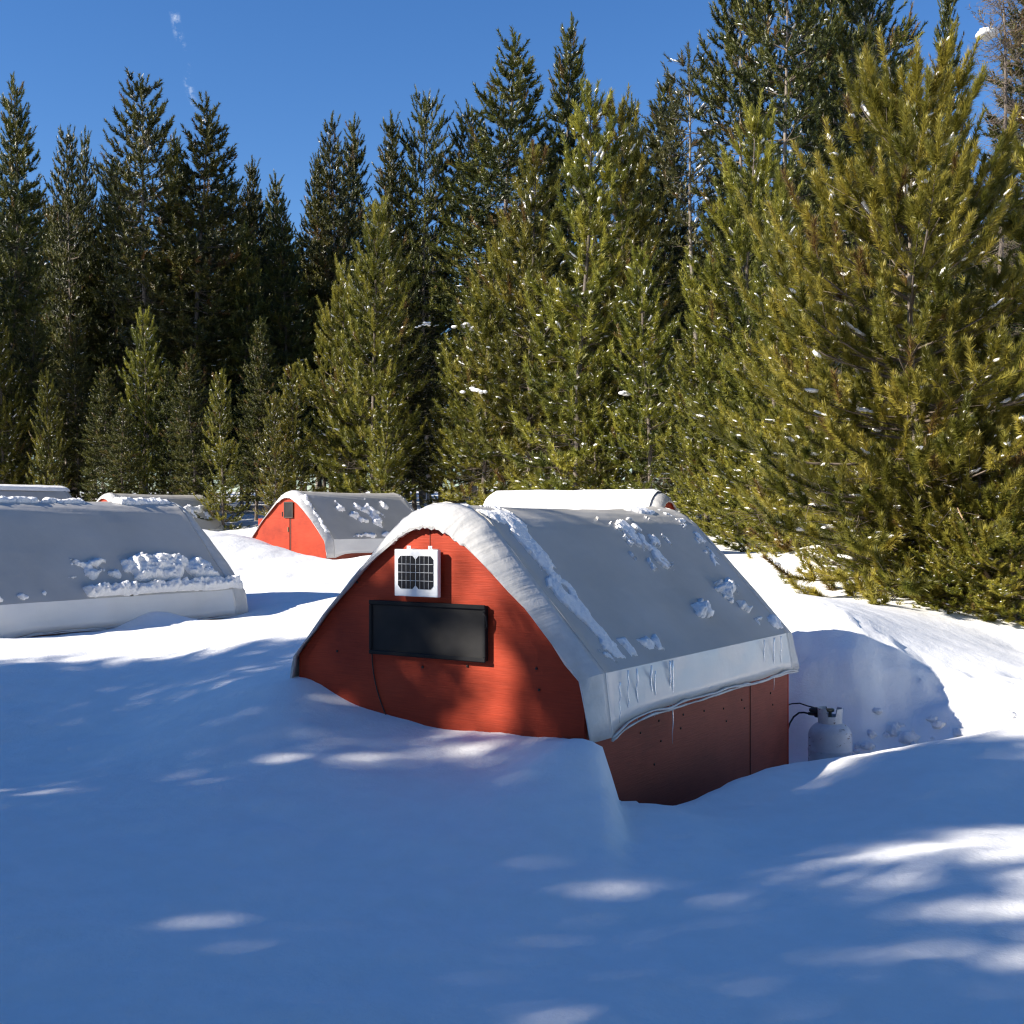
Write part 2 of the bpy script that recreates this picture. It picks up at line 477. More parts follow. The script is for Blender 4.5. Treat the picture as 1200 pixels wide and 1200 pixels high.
def terrain(x, y, detail=True):
    x = np.atleast_1d(np.asarray(x, float)); y = np.atleast_1d(np.asarray(y, float))
    out = np.empty(len(x))
    X, Y = warp(x, y)
    for i in range(0, len(x), 20000):
        a = slice(i, i+20000)
        d2 = (X[a][:, None]-TX)**2+(Y[a][:, None]-TY)**2
        K = .5*d2*np.log(np.maximum(d2, 1e-12))
        n = len(TX)
        out[a] = K@TW[:n]+TW[n]+TW[n+1]*X[a]+TW[n+2]*Y[a]
    r = np.hypot(x, y-8)
    z = np.clip(out, -1, 9)
    if detail:
        # trench dug along the side wall and round the gas bottle
        lx = (x-HKR[0])*HT[0]+(y-HKR[1])*HT[1]+1.2
        ly = (x-HKR[0])*HU[0]+(y-HKR[1])*HU[1]
        edge = .27+.03*vnoise(lx*4, ly*4)
        T = sm(ly, edge-.07, edge+.07)*(1-sm(ly, 4.05, 4.4))*sm(lx, -.3, .2)*(1-sm(lx, 1.26+.05*ly, 1.55+.09*ly))
        z = z*(1-T)+(.22+.02*vnoise(lx*3, ly*3))*T
        E = sm(ly+1.7*(lx-1.33)+.05*vnoise(lx*5, ly*5), -.08, .16)*(1-sm(ly, 1.2, 2.0))*(1-sm(lx, 2.1, 2.8))*sm(ly, -1.5, -.8)*sm(lx, .6, 1.0)
        z = z-np.maximum(0, z-.70)*E
        # broken lumpy face of the bank behind
        B = sm(ly, 4.0, 4.5)*(1-sm(ly, 5.3, 5.9))*sm(lx, .2, .8)*(1-sm(lx, 2.6, 3.3))
        z = z+B*(.09*fbm(x*3.4, y*3.4, 4)+.05*np.abs(fbm(x*5.5+2, y*5.5, 4)))
        # wind-packed undulation
        nearf = 1-sm(y, 10, 13)
        z = z+.038*fbm(x*.55+3, y*.8, 3)*sm(r, 0, 4)+.012*fbm(x*2.2, y*3.0, 3)+nearf*(.026*fbm(x*.9+7, y*2.4, 4)+.007*fbm(x*5.5, y*8, 4))
        z = z+.006*vnoise(x*1.4+y*4.0+2*vnoise(x*.7, y*.7), y*1.1)*sm(-x, -2.5, 1)
        F = sm(r, 12, 22)
        z = z+F*(.15-.10*np.exp(-((x+4.2)**2+(y-23)**2)/30))*fbm(x*.45, y*.45, 4)
        # lumps of dug snow between the far huts and at the wood's edge
        G = sm(y, 14, 17)*(1-sm(y, 24, 27))*sm(-x, 2.2, 3.2)*(1-sm(-x, 7, 9))
        z = z+G*.06*fbm(x*1.8, y*1.8, 4)
        for (bx, by, br, bh) in ((5.05, 18.6, .32, .30), (4.7, 18.9, .5, .16), (6.1, 17.1, .3, .14), (-3.9, 13.0, .38, .16), (-2.55, 12.4, .8, .10)):
            z = z+bh*np.exp(-((x-bx)**2+(y-by)**2)/(br*br))
        # a few old footprints in the bright snow
        for (bx, by, br, bh) in ((5.0, 11.4, .16, .10), (5.35, 10.9, .13, .07), (5.9, 13.6, .3, .10), (3.65, 14.2, .10, .05), (5.75, 15.1, .12, .08), (6.3, 13.3, .22, .08)):
            q = ((x-bx)/(br*1.6))**2+((y-by)/br)**2
            z = z-bh*np.exp(-q)
    return z

def axis_lines(lo, hi, step, far, g=1.07):
    a = list(np.arange(lo, hi+1e-6, step))
    s = step; v = a[-1]
    while v < far: s *= g; v += s; a.append(v)
    s = step; v = a[0]; pre = []
    while v > -far: s *= g; v -= s; pre.append(v)
    return np.array(pre[::-1]+a)
gx = axis_lines(-7.5, 7.5, .055, 600); gy = axis_lines(3.2, 15.5, .055, 600)
GX, GY = np.meshgrid(gx, gy)
GZ = terrain(GX.ravel(), GY.ravel())
nx, ny = len(gx), len(gy)
ii = (np.arange(ny-1)[:, None]*nx+np.arange(nx-1)[None]).ravel()
gme = mesh_np('snow_ground', np.column_stack([GX.ravel(), GY.ravel(), GZ]), np.column_stack([ii, ii+1, ii+nx+1, ii+nx]), True)
ground = link('snow_ground', gme, M_snow)
tag(ground, kind='structure')
def gz(x, y): return float(terrain(x, y)[0])

# ------------------------------------------------------------------ huts
ZK, RISE, HALF, AR = 1.469, 1.048, 1.2, .55
def profile(off=0.0, skirt=1.15, n_arc=14, n_side=8, n_sk=4, flare=0.05):
    """gambrel-arch outline from the right skirt hem over the ridge to the left hem: arrays of x, z; off = inward offset"""
    cz = ZK+RISE-AR
    d = math.hypot(HALF, cz-ZK); g = math.atan2(cz-ZK, HALF); sl = g+math.asin(AR/d)
    r = AR-off
    a0 = math.pi/2-sl
    # offset slope line: tangent of the inner circle with the same slope; its knuckle at x = HALF-off
    tx, tz = r*math.cos(a0), cz+r*math.sin(a0)
    kx = HALF-off; kz = tz-(kx-tx)*math.tan(sl)
    X, Z = [], []
    for i in range(n_sk):
        t = i/n_sk; X.append(kx+flare*(1-t)*(1 if off < .05 else 0)); Z.append(skirt+(kz-skirt)*t)
    for i in range(n_side):
        t = i/n_side; X.append(kx+(tx-kx)*t); Z.append(kz+(tz-kz)*t)
    for i in range(n_arc+1):
        a = a0+(math.pi/2-a0)*i/n_arc; X.append(r*math.cos(a)); Z.append(cz+r*math.sin(a))
    X = np.array(X); Z = np.array(Z)
    X = np.concatenate([X, -X[-2::-1]]); Z = np.concatenate([Z, Z[-2::-1]])
    return X, Z

def make_hut(name, label, loc, yaw, L=3.49, front='panel', seed=1, group='canvas roofed sleeping huts in the snow', hems=True):
    rs = np.random.RandomState(seed)
    root = empty(name, loc, yaw)
    tag(root, label, 'hut', group)
    # --- walls
    f = MB()
    X, Z = profile(.0, .0)
    wt_ = np.clip((Z-1.75)/.65, 0, 1)**2; sk_ = np.clip((Z-1.15)/.32, 0, 1)
    tn_ = np.gradient(np.column_stack([X, Z]), axis=0); tn_ /= np.linalg.norm(tn_, axis=1)[:, None]
    o_ = (.020+.032*sk_+.105*wt_)*.80+.004
    X = X-tn_[:, 1]*o_; Z = Z+tn_[:, 0]*o_
    X[:4] = np.minimum(X[:4], 1.158); X[-4:] = np.maximum(X[-4:], -1.158)
    X[0], X[-1] = 1.158, -1.158
    out = [(.0, .0)]
    ox = list(zip(X, Z))
    f.prism([(x, z) for x, z in ox], 0.02, 0.045)
    f.build('gable_wall', M_red, root)
    f = MB(); f.prism(ox, L-.045, L-.02); f.build('gable_wall', M_red, root)
    for s in (1, -1):
        f = MB()
        f.box((s*1.145-.0125, .05, 0.0), (s*1.145+.0125, L-.05, 1.40))
        w = f.build('side_wall', M_redside, root)
        # butt joints and corner batten, proud of the sheet
        j = MB()
        for yy in (2.62,):
            j.box((s*1.161-.004 if s > 0 else s*1.161-.004, yy-.004, .0), (s*1.161+.002, yy+.004, 1.30))
        j.build('sheet_joint', M_seam, w)
        if s == 1 and front == 'panel':
            for k, (yy, zz) in enumerate(((.75, 1.02), (1.02, 1.06), (1.05, .92), (1.36, .96), (1.4, 1.05), (1.75, 1.03), (2.1, 1.0), (2.15, .9), (2.45, 1.02), (2.5, .95), (3.05, 1.0), (3.1, .9), (.95, .78))):
                bm = MB(); bm.lathe([(.008, 0), (.008, .004), (.004, .006)], 10, Matrix.Translation((1.158, yy, zz)) @ Matrix.Rotation(R(90), 4, 'Y'))
                bm.build('bolt_head', M_bolt, w)
    # --- tarp: loft of the outline along the length, edging rolled over the front and back
    rows = []
    def ring(y, off, ph=0.0, wob=0.0, hem=0.0):
        X, Z = profile(off, 1.17)
        n = len(X); k = np.arange(n)
        X = X.copy(); Z = Z.copy()
        # skirt hem waves
        nsk = 4
        droop = -.10*math.exp(-((y-.1)/.30)**2)
        hv = .014*float(vnoise(y*2.6+seed*3, 1.5))+.006*float(vnoise(y*8+seed, 4.5))
        for i in range(nsk):
            t = 1-i/nsk
            Z[i] += (droop+hv)*t; Z[n-1-i] += (droop+hv)*t
            bulge = .018*math.sin(y*7.0+seed*2)*t*(1-t)*2
            X[i] += bulge; X[n-1-i] -= bulge
        # slight sag of the cloth between its hoops
        sag = .022*math.sin(math.pi*min(max((y-.15)/(L-.3), 0), 1))
        c = np.array([0.0, 1.75])
        dx, dz = X-c[0], Z-c[1]; rr = np.hypot(dx, dz)
        on = np.clip((Z-ZK)/.15, 0, 1)
        amt = -sag*on + wob*on*np.array([math.sin(kk*1.7+ph)+.6*math.sin(kk*.61+2*ph) for kk in k])
        X += dx/rr*amt; Z += dz/rr*amt
        return np.column_stack([X, np.full(n, y), Z])
    ys = [.19, .22, .26, .32, .40]+list(np.linspace(.5, L-.45, 14))+[L-.34, L-.26, L-.22, L-.19]
    offs = [0.0, .006, .016, .020, .018]+[.014]*14+[.012, .008, 0, 0]
    for y, o in zip(ys, offs):
        rows.append(ring(y, o, y*5+seed, .0035))
    V = np.concatenate(rows); n = len(rows[0]); m = len(rows)
    ii = (np.arange(m-1)[:, None]*n+np.arange(n-1)[None]).ravel()
    tarp = link('roof_tarp', mesh_np('roof_tarp', V, np.column_stack([ii, ii+1, ii+n+1, ii+n]), True), M_tarp, root)
    tarp.data.set_sharp_from_angle(angle=R(24))
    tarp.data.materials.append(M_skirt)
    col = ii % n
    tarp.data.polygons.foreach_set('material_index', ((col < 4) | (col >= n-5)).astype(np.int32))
    md = tarp.modifiers.new('thickness', 'SOLIDIFY'); md.thickness = .006; md.offset = -1
    X0, Z0 = profile(0, 1.17)
    arc = np.concatenate([[0], np.cumsum(np.hypot(np.diff(X0), np.diff(Z0)))])
    for (ya, dirn) in ((0.0, 1), (L, -1)):
        rr = []
        prof = [(0.0, .195), (.06, .15), (.16, .10), (.34, .052), (.58, .012), (.80, -.018), (.96, -.034), (1.04, -.030), (1.03, -.008)]
        for q, (fr_, yy) in enumerate(prof):
            P = ring(.19 if dirn > 0 else L-.19, 0.0, q*.9+seed, .002)
            k = np.arange(len(P))
            wt = np.clip((P[:, 2]-1.75)/.65, 0, 1); wt = wt*wt
            sk = np.clip((P[:, 2]-1.15)/.32, 0, 1)
            o = .018+.032*sk+.105*wt
            tn = np.gradient(P[:, [0, 2]], axis=0); tn /= np.linalg.norm(tn, axis=1)[:, None]
            inn = np.column_stack([-tn[:, 1], tn[:, 0]])
            wav = (.003*np.sin(k*1.3+seed)+.003*np.sin(k*2.9+1.0)+.003*rs.randn(len(P)))*max(0, q-3)/4
            P[:, [0, 2]] += inn*(o*fr_+wav)[:, None]
            P[:, 1] = ya+dirn*yy+.004*np.sin(k*2.2+q*1.1)
            rr.append(P)
        if dirn > 0: rr = rr[::-1]
        V = np.concatenate(rr); m = len(rr)
        ii = (np.arange(m-1)[:, None]*n+np.arange(n-1)[None]).ravel()
        Fq = np.column_stack([ii, ii+1, ii+n+1, ii+n])
        tm = mesh_np('tarp_edging', V, Fq, True)
        at_ = tm.attributes.new('arc', 'FLOAT', 'POINT'); at_.data.foreach_set('value', np.tile(arc, m).astype(np.float32))
        tr = link('tarp_edging', tm, M_trim, root)
        tm.set_sharp_from_angle(angle=R(32))
        md = tr.modifiers.new('thickness', 'SOLIDIFY'); md.thickness = .005; md.offset = -1
    if hems:
        for s in (1, -1):
            h = MB()
            for q in range(2):
                pts, rad = [], []
                for y in np.linspace(.19, L-.05, 60):
                    P = ring(y, .0)
                    p = P[0] if s > 0 else P[-1]
                    wv = float(vnoise(y*4.1+seed*9, q*3.3)); wv2 = float(vnoise(y*9+seed*5, q*7.7+2))
                    pts.append((p[0]+s*(.003+.006*wv2), y, p[2]-.002-.015*q+.010*wv+.004*wv2))
                    rad.append(.008+.003*wv2)
                h.tube(pts, rad, 6)
            h.build('rolled_hem', M_trim, root)
    # --- gable fittings
    if front == 'panel':
        p = MB()
        p.box((-.238, -.055, 1.905), (.118, -.02, 2.212), .004)
        sp = p.build('solar_panel', M_alu, root)
        c = MB()
        x0, x1, z0, z1 = -.205, .083, 1.955, 2.170
        gap = .008; mid = (x0+x1)/2
        for (a, b) in ((x0, mid-gap/2), (mid+gap/2, x1)):
            ch = .022
            c.prism([(a+ch, z0), (b-ch, z0), (b, z0+ch), (b, z1-ch), (b-ch, z1), (a+ch, z1), (a, z1-ch), (a, z0+ch)], -.0585, -.0545)
        c.build('solar_cells', M_cell, sp)
        g = MB()
        for k in range(1, 4):
            zz = z0+(z1-z0)*k/4; g.box((x0, -.0605, zz-.0013), (x1, -.0588, zz+.0013))
        for (a, b) in ((x0, mid-gap/2), (mid+gap/2, x1)):
            for k in range(1, 4):
                xx = a+(b-a)*k/4; g.box((xx-.0009, -.0622, z0), (xx+.0009, -.0609, z1))
        g.build('busbars', M_grid, sp)
        for xx in (-.130, .045):
            b = MB(); b.box((xx-.016, -.040, 2.2125), (xx+.016, -.036, 2.235), .001); b.box((xx-.02, -.036, 2.2125), (xx+.02, .02, 2.216))
            b.lathe([(.006, -.043), (.006, -.0402)], 10, Matrix.Translation((xx, 0, 2.225)) @ Matrix.Rotation(R(90), 4, 'X') @ Matrix.Translation((0, 0, .083)))
            b.build('mounting_tab', M_alu, sp)
        w = MB()
        w.box((-.475, -.016, 1.512), (.462, .0195, 1.862), .004)
        wp = w.build('window_cover', M_screen, root)
        fr = MB()
        fr.box((-.482, -.030, 1.838), (.469, -.0165, 1.868), .005); fr.box((-.482, -.030, 1.506), (.469, -.0165, 1.534), .005)
        fr.box((-.482, -.028, 1.5345), (-.458, -.0165, 1.8375), .005); fr.box((.445, -.028, 1.5345), (.469, -.0165, 1.8375), .005)
        fr.build('window_frame', M_black, wp)
        k = MB(); k.tube([(.455, -.034, 1.82), (.476, -.030, 1.80), (.478, -.02, 1.74), (.470, -.015, 1.72)], .007, 8); k.build('latch', M_black, wp)
        pts = []
        for t in np.linspace(0, 1, 24):
            z = 1.66-.74*t
            pts.append((-.475-.035*math.sin(t*3.0)+.24*t*t, .012+(-.02 if t < .06 else 0), z))
        cb = MB(); cb.tube(pts, .0042, 6); cb.build('power_cable', M_hose, root)
        sm_ = MB()
        sm_.box((-.002, .017, 2.215), (.002, .0195, 2.37)); sm_.build('sheet_joint', M_seam, root)
        for (xx, zz) in ((.30, 1.47), (-.06, 1.44), (.82, 1.49), (.84, 1.36), (-.80, 1.5), (.55, 2.03), (-.62, 1.98)):
            bm = MB(); bm.lathe([(.009, 0), (.009, .005), (.005, .008)], 8, Matrix.Translation((xx, .0195, zz)) @ Matrix.Rotation(R(90), 4, 'X'))
            bm.build('bolt_head', M_bolt, root)
    if front == 'door':
        d = MB(); d.box((-.09, -.006, 1.93), (.16, .0195, 2.25), .004); vn = d.build('vent_window', M_screen, root)
        e = MB()
        e.box((-.105, -.014, 1.915), (-.08, -.0065, 2.265)); e.box((.15, -.014, 1.915), (.175, -.0065, 2.265))
        e.box((-.0795, -.014, 2.24), (.1495, -.0065, 2.265)); e.box((-.0795, -.014, 1.915), (.1495, -.0065, 1.94))
        e.build('window_frame', M_bolt, vn)
        d = MB(); d.box((-.95, .005, .25), (.055, .0195, 1.905), .003); dr = d.build('door', M_red, root)
        e = MB(); e.box((.062, .012, .25), (.088, .0192, 1.905)); e.build('door_gap', M_seam, root)
        e = MB(); e.box((.01, -.012, 1.62), (.035, .0045, 1.72), .003); e.build('hasp', M_steel, dr)
        e = MB(); e.tube([(-.42, .004, 1.30), (-.42, -.03, 1.29), (-.42, -.035, 1.22), (-.42, .004, 1.16)], .008, 8); e.build('handle', M_bolt, dr)
        e = MB(); e.box((-1.02, -.05, 1.20), (-.80, .0195, 1.36), .006); e.build('wall_box', simple('dark_red_box', (.14, .02, .015), .6), root)
        e = MB(); e.box((-.19, .006, 1.95), (-.17, .0195, 2.05), .002); e.build('hook', M_bolt, root)
    if front == 'vent':
        d = MB(); d.box((-.24, -.006, 2.06), (.2, .0195, 2.26), .004); vn = d.build('vent_window', simple('dark_red_vent', (.16, .02, .018), .6), root)
        e = MB(); e.box((-.14, -.012, 2.09), (.1, -.0065, 2.23)); e.build('louvre', M_screen, vn)
    return root

def roof_pt(s, L=3.49):
    """profile distance along the right slope: s=0 at the eave, 1 at the ridge -> local x, z and the outward normal"""
    X, Z = profile(.0, 1.17)
    X = X[4:27]; Z = Z[4:27]
    acc = np.concatenate([[0], np.cumsum(np.hypot(np.diff(X), np.diff(Z)))]); acc /= acc[-1]
    tx = np.interp(s, acc, X); tz = np.interp(s, acc, Z)
    e = .02
    dx = np.interp(np.clip(s+e, 0, 1), acc, X)-np.interp(np.clip(s-e, 0, 1), acc, X)
    dz = np.interp(np.clip(s+e, 0, 1), acc, Z)-np.interp(np.clip(s-e, 0, 1), acc, Z)
    l = np.hypot(dx, dz)
    return tx, tz, dz/l, -dx/l
SLOPE_LEN = 1.66

def roof_snow(label, loc, yaw, y0, y1, s0, s1, thr, amp, sc, seed, step=.014, soft=.35, rough=.5, shape=None, stretch=1.0, grp='old snow left lying on the hut roofs', base=.0):
    """an irregular sheet of snow lying on the right-hand roof slope, between y0..y1 along the hut and s0..s1 up the slope"""
    ny_ = max(4, int((y1-y0)/step)); ns = max(4, int((s1-s0)*SLOPE_LEN/step))
    yy, ss = np.meshgrid(np.linspace(y0, y1, ny_), np.linspace(s0, s1, ns), indexing='ij')
    u = (yy-y0)/(y1-y0); v = (ss-s0)/(s1-s0)
    env = np.minimum(np.minimum(u, 1-u)*(y1-y0), np.minimum(v, 1-v)*(s1-s0)*SLOPE_LEN)
    env = np.clip(env/(soft*min(y1-y0, (s1-s0)*SLOPE_LEN)), 0, 1)
    wy = .05*fbm(yy*9+seed, ss*14+2.2, 3); ws = .03*fbm(yy*11+5, ss*12+seed, 3)
    yq, sq_ = yy+wy, ss+ws
    nz = fbm(yq*sc+seed*3.7+.25*(1-stretch)*sc*sq_, sq_*SLOPE_LEN*sc*stretch+seed*1.9, 5)
    f = nz*rough+env*.9-.55-thr
    if shape is not None: f = f+shape(u, v)
    h = np.clip(f, -.02, .6)
    h = amp*np.tanh(h*3)/.9*(1+.8*fbm(yy*22, ss*30+seed, 3))
    keep = f > 0
    kf = keep[:-1, :-1] | keep[1:, :-1] | keep[:-1, 1:] | keep[1:, 1:]
    tx, tz, nx_, nz_ = roof_pt(ss)
    hh = np.where(keep, np.maximum(h, .003), -.03)+base-.012
    V = np.column_stack([(tx+nx_*hh).ravel(), yy.ravel(), (tz+nz_*hh).ravel()])
    idx = np.arange(ny_*ns).reshape(ny_, ns)
    F = np.column_stack([idx[:-1, :-1].ravel(), idx[:-1, 1:].ravel(), idx[1:, 1:].ravel(), idx[1:, :-1].ravel()])[kf.ravel()]
    if not len(F): return None
    used = np.unique(F); rm = np.full(len(V), -1); rm[used] = np.arange(len(used))
    o = link('roof_snow', mesh_np('roof_snow', V[used], rm[F], True), M_lump)
    o.location = loc; o.rotation_euler = (0, 0, yaw)
    tag(o, label, 'snow', grp, 'stuff')
    return o

def hut_at(KR_px, KR_py, d, yaw, sc=1.0):
    """origin of a hut from its right front eave corner"""
    x, y, z = at(KR_px, KR_py, d)
    t = Vector((math.cos(yaw), math.sin(yaw), 0))
    return Vector((x, y, z-ZK))-t*HALF
HUT0 = Vector((HKR[0], HKR[1], 0))-Vector((HT[0], HT[1], 0))*HALF
make_hut('sleeping_hut', 'nearest red plywood hut with solar panel and black window cover on its gable', HUT0, YAW, front='panel', seed=1)
# the big one at the left: back right eave corner known
ax, ay, azz = at(287, 690, 14.1)
HUTA = Vector((ax, ay, azz-ZK))-Vector((HT[0], HT[1], 0))*HALF-Vector((HU[0], HU[1], 0))*3.49
make_hut('sleeping_hut', 'grey roofed hut cut off by the left edge with crusted snow above its eave', HUTA, YAW, front='panel', seed=2)
YC = R(-37)
HUTC = hut_at(383, 632, 25.0, YC)
make_hut('sleeping_hut', 'distant bright red hut with closed door and small vent under its peak', HUTC, YC, front='door', seed=3, hems=False)
# behind the near hut, its gable turned to the right
YD = R(62)
dx, dy, dz_ = at(783, 577, 21.0)
HUTD = Vector((dx, dy, dz_-ZK-RISE))
make_hut('sleeping_hut', 'snow covered hut just showing its ridge behind the nearest hut', HUTD, YD, front='plain', seed=4, hems=False)
YB = R(-37)
bx, by, bz = at(268, 620, 36.0)
HUTB = Vector((bx, by, bz-ZK))-Vector((math.cos(YB), math.sin(YB), 0))*HALF-Vector((-math.sin(YB), math.cos(YB), 0))*3.49
make_hut('sleeping_hut', 'far hut with dark vent in its red peak behind the left roof', HUTB, YB, front='vent', seed=5, hems=False)
ex, ey, ez = at(74, 571, 37.0)
HUTE = Vector((ex, ey, ez-ZK-RISE))-Vector((-math.sin(YB), math.cos(YB), 0))*3.45
make_hut('sleeping_hut', 'farthest hut with only its pale ridge showing at the left edge', HUTE, YB, front='plain', seed=6, hems=False)

# snow lying on the roofs
roof_snow('frozen snow strip down the nearest roof just behind its front edging', HUT0, YAW, .28, .64, .02, .98, -.22, .012, 6, 1, soft=.5, rough=1.0, step=.010, stretch=.5)
roof_snow('thin scratchy snow smear on the upper middle of the nearest roof', HUT0, YAW, 1.75, 2.6, .36, .84, .22, .006, 15, 2, step=.007, soft=.6, rough=1.5, stretch=.5)
roof_snow('snow patch by the ridge at the back of the nearest roof', HUT0, YAW, 2.6, 3.25, .84, .99, .0, .018, 6, 3, rough=1.0)
roof_snow('crumbling snow heap near the back eave of the nearest roof', HUT0, YAW, 2.6, 3.05, .15, .38, .12, .05, 8, 4, rough=1.2, step=.010)
roof_snow('crusted snow at the back end of the nearest eave', HUT0, YAW, 2.85, 3.45, .01, .17, .08, .03, 6, 5, rough=1.1)
roof_snow('fist sized snow clump alone on the nearest roof', HUT0, YAW, 2.02, 2.3, .17, .29, -.1, .045, 8, 6, rough=1.0)
roof_snow('small snow patch on the eave at the middle of the nearest roof', HUT0, YAW, .85, 1.22, .01, .15, .02, .022, 6, 7, rough=.9)
roof_snow('small snow scrap beside the frozen strip on the nearest eave', HUT0, YAW, .62, .8, .02, .16, .02, .014, 6, 8, rough=.9)
roof_snow('snow crumbs along the back edge of the nearest roof', HUT0, YAW, 3.0, 3.3, .25, .9, .42, .012, 16, 9, rough=1.6)
roof_snow('broad crusted snow sheet low on the left hut roof', HUTA, YAW, 1.0, 3.3, .07, .42, .02, .07, 3.2, 10, rough=1.1)
roof_snow('bright ledge of snow along the left hut eave', HUTA, YAW, 1.3, 3.48, .005, .11, -.25, .075, 5, 11, rough=.6, soft=.25)
roof_snow('ragged line of snow along the left hut ridge', HUTA, YAW, -.05, 2.1, .88, 1.0, .0, .028, 7, 12, rough=1.1, soft=.3)
roof_snow('snow cap on the back end of the left hut ridge', HUTA, YAW, 2.5, 3.3, .86, 1.0, -.15, .04, 3, 13, rough=.7, soft=.3)
roof_snow('thin crust near the front of the left hut eave', HUTA, YAW, .1, .9, .01, .10, .1, .03, 7, 14, rough=1.1)
roof_snow('scattered snow flecks down the distant red hut roof', HUTC, YC, .6, 2.6, .1, .75, .36, .05, 3.4, 15, rough=1.6, step=.03)
roof_snow('snow line along the eave of the distant red hut', HUTC, YC, .8, 2.6, .005, .12, .25, .06, 4, 16, rough=1.3, step=.03)
roof_snow('snow crust behind the front edging of the distant red hut', HUTC, YC, .06, .26, .1, .8, .0, .05, 5, 17, rough=.9, step=.03)
roof_snow('snow flecks on the far hut roof behind the left roof', HUTB, YB, 2.0, 3.3, .15, .7, .38, .05, 3.4, 18, rough=1.6, step=.03)

# full snow cap on the hut behind: one thick sheet over its ridge
def snow_cap(label, loc, yaw, L=3.49, th=.10, y0=.0, smin=.25, seed=1):
    X, Z = profile(0, 1.17); X = X[4:-4]; Z = Z[4:-4]
    k = [i for i in range(len(X)) if Z[i] > ZK+RISE*smin]
    X, Z = X[k], Z[k]; rows = []
    ysn = np.linspace(y0+.02, L-.02, 40)
    for y in ysn:
        e = min(1, (y-y0)/.12, (L-y)/.12); e = math.sqrt(max(e, 0.02))
        c = np.array([0, 1.75]); dx, dz = X, Z-1.75; rr = np.hypot(dx, dz)
        edge = np.clip(np.minimum(np.arange(len(X)), np.arange(len(X))[::-1])/3, .05, 1)
        h = th*e*edge*(1+.35*fbm(np.full(len(X), y*1.5+seed), np.arange(len(X))*.3, 3))-.005
        rows.append(np.column_stack([X+dx/rr*h, np.full(len(X), y), Z+dz/rr*h]))
    V = np.concatenate(rows); n = len(X); m = len(rows)
    ii = (np.arange(m-1)[:, None]*n+np.arange(n-1)[None]).ravel()
    o = link('roof_snow', mesh_np('roof_snow', V, np.column_stack([ii, ii+1, ii+n+1, ii+n]), True), M_snow)
    o.location = loc; o.rotation_euler = (0, 0, yaw)
    tag(o, label, 'snow', 'old snow left lying on the hut roofs', 'stuff')
snow_cap('smooth white snow blanket over the hut behind the nearest one', HUTD, YD, th=.07, y0=.14, smin=.1)
snow_cap('thin snow blanket on the farthest ridge at the left edge', HUTE, YB, th=.05, y0=.0, smin=.86, seed=5)

# icicles frozen down the skirt of the nearest hut
def icicle(y, z0, ln, r):
    b = MB(); n = 9
    pts = [(.0+.004*math.sin(k*1.9+y*9), .004*math.sin(k*2.3+y*5), -ln*k/(n-1)) for k in range(n)]
    b.tube(pts, [.55*r*(1-(k/(n-1))**2)*(1+.25*math.sin(k*2.1+y*7))+.0012 for k in range(n)], 7)
    o = b.build('icicle', M_ice)
    loc = Matrix.Translation(HUT0) @ Matrix.Rotation(YAW, 4, 'Z') @ Vector((1.2+.02+.055*min(1, max(0, (ZK-z0)/.3)), y, z0))
    o.location = loc; o.rotation_euler = (0, 0, YAW)
    return o
for (y, z0, ln, r, lb) in ((.46, 1.46, .30, .008, None), (.58, 1.46, .34, .009, None), (.78, 1.46, .33, .010, None), (.82, 1.42, .30, .008, None),
        (1.06, 1.46, .34, .010, None), (1.10, 1.46, .56, .010, 'longest icicle hanging past the hem onto the red wall'), (2.75, 1.46, .30, .007, None), (2.96, 1.46, .42, .009, None), (3.12, 1.46, .28, .007, None), (.33, 1.40, .25, .008, None)):
    tag(icicle(y, z0, ln, r), lb or 'short clear icicle frozen onto the tarp skirt of the nearest hut', 'icicle', 'icicles down the tarp skirt')

# ------------------------------------------------------------------ gas bottle
def hut0(x, y, z): return Matrix.Translation(HUT0) @ Matrix.Rotation(YAW, 4, 'Z') @ Vector((x, y, z))
tp = hut0(1.395, 3.82, 0)
tz = .10
root = empty('gas_bottle', (tp.x, tp.y, tz), YAW)
tag(root, 'scuffed white propane bottle standing in snow by the hut corner', 'gas bottle')
b = MB()
r_ = .183
prof = [(.03, .045), (r_*.75, .055), (r_*.95, .10), (r_, .15), (r_, .335), (r_+.003, .338), (r_+.003, .352), (r_, .355), (r_, .46)]
for k in range(1, 9):
    a = k/8*math.pi/2
    prof.append((.04+(r_-.04)*math.cos(a), .46+.125*math.sin(a)))
b.lathe(prof, 48); b.build('tank_body', M_tank, root)
b = MB(); b.lathe([(.135, 0), (.14, .0), (.14, .07), (.135, .07)], 40, caps=False); b.build('foot_ring', M_tank, root)
b = MB()
n = 40; V = []; F = []
rc = .100
for k in range(n+1):
    a = 2*math.pi*k/n
    # collar with two cut-outs for the valve and hand
    top = .70 if (math.cos(a-R(200)) > .25 or math.cos(a-R(20)) > .55) else .635
    for (rr, zz) in ((rc, .555), (rc+.004, top), (rc-.001, top), (rc-.004, .555)):
        V.append((rr*math.cos(a), rr*math.sin(a), zz))
for k in range(n):
    for q in range(3):
        F.append((k*4+q, (k+1)*4+q, (k+1)*4+q+1, k*4+q+1))
b.add(V, F, False); b.build('collar', M_tank, root)
b = MB(); b.lathe([(.022, .57), (.022, .62), (.014, .625), (.014, .665)], 16); b.lathe([(.03, .668), (.036, .674), (.036, .69), (.028, .695)], 12)
b.build('valve', M_steel, root)
b = MB()
Mx = Matrix.Translation((-.03, 0, .635)) @ Matrix.Rotation(R(-90), 4, 'Y')
b.lathe([(.016, 0), (.018, .05), (.028, .055), (.028, .10), (.016, .105), (.014, .16)], 14, Mx)
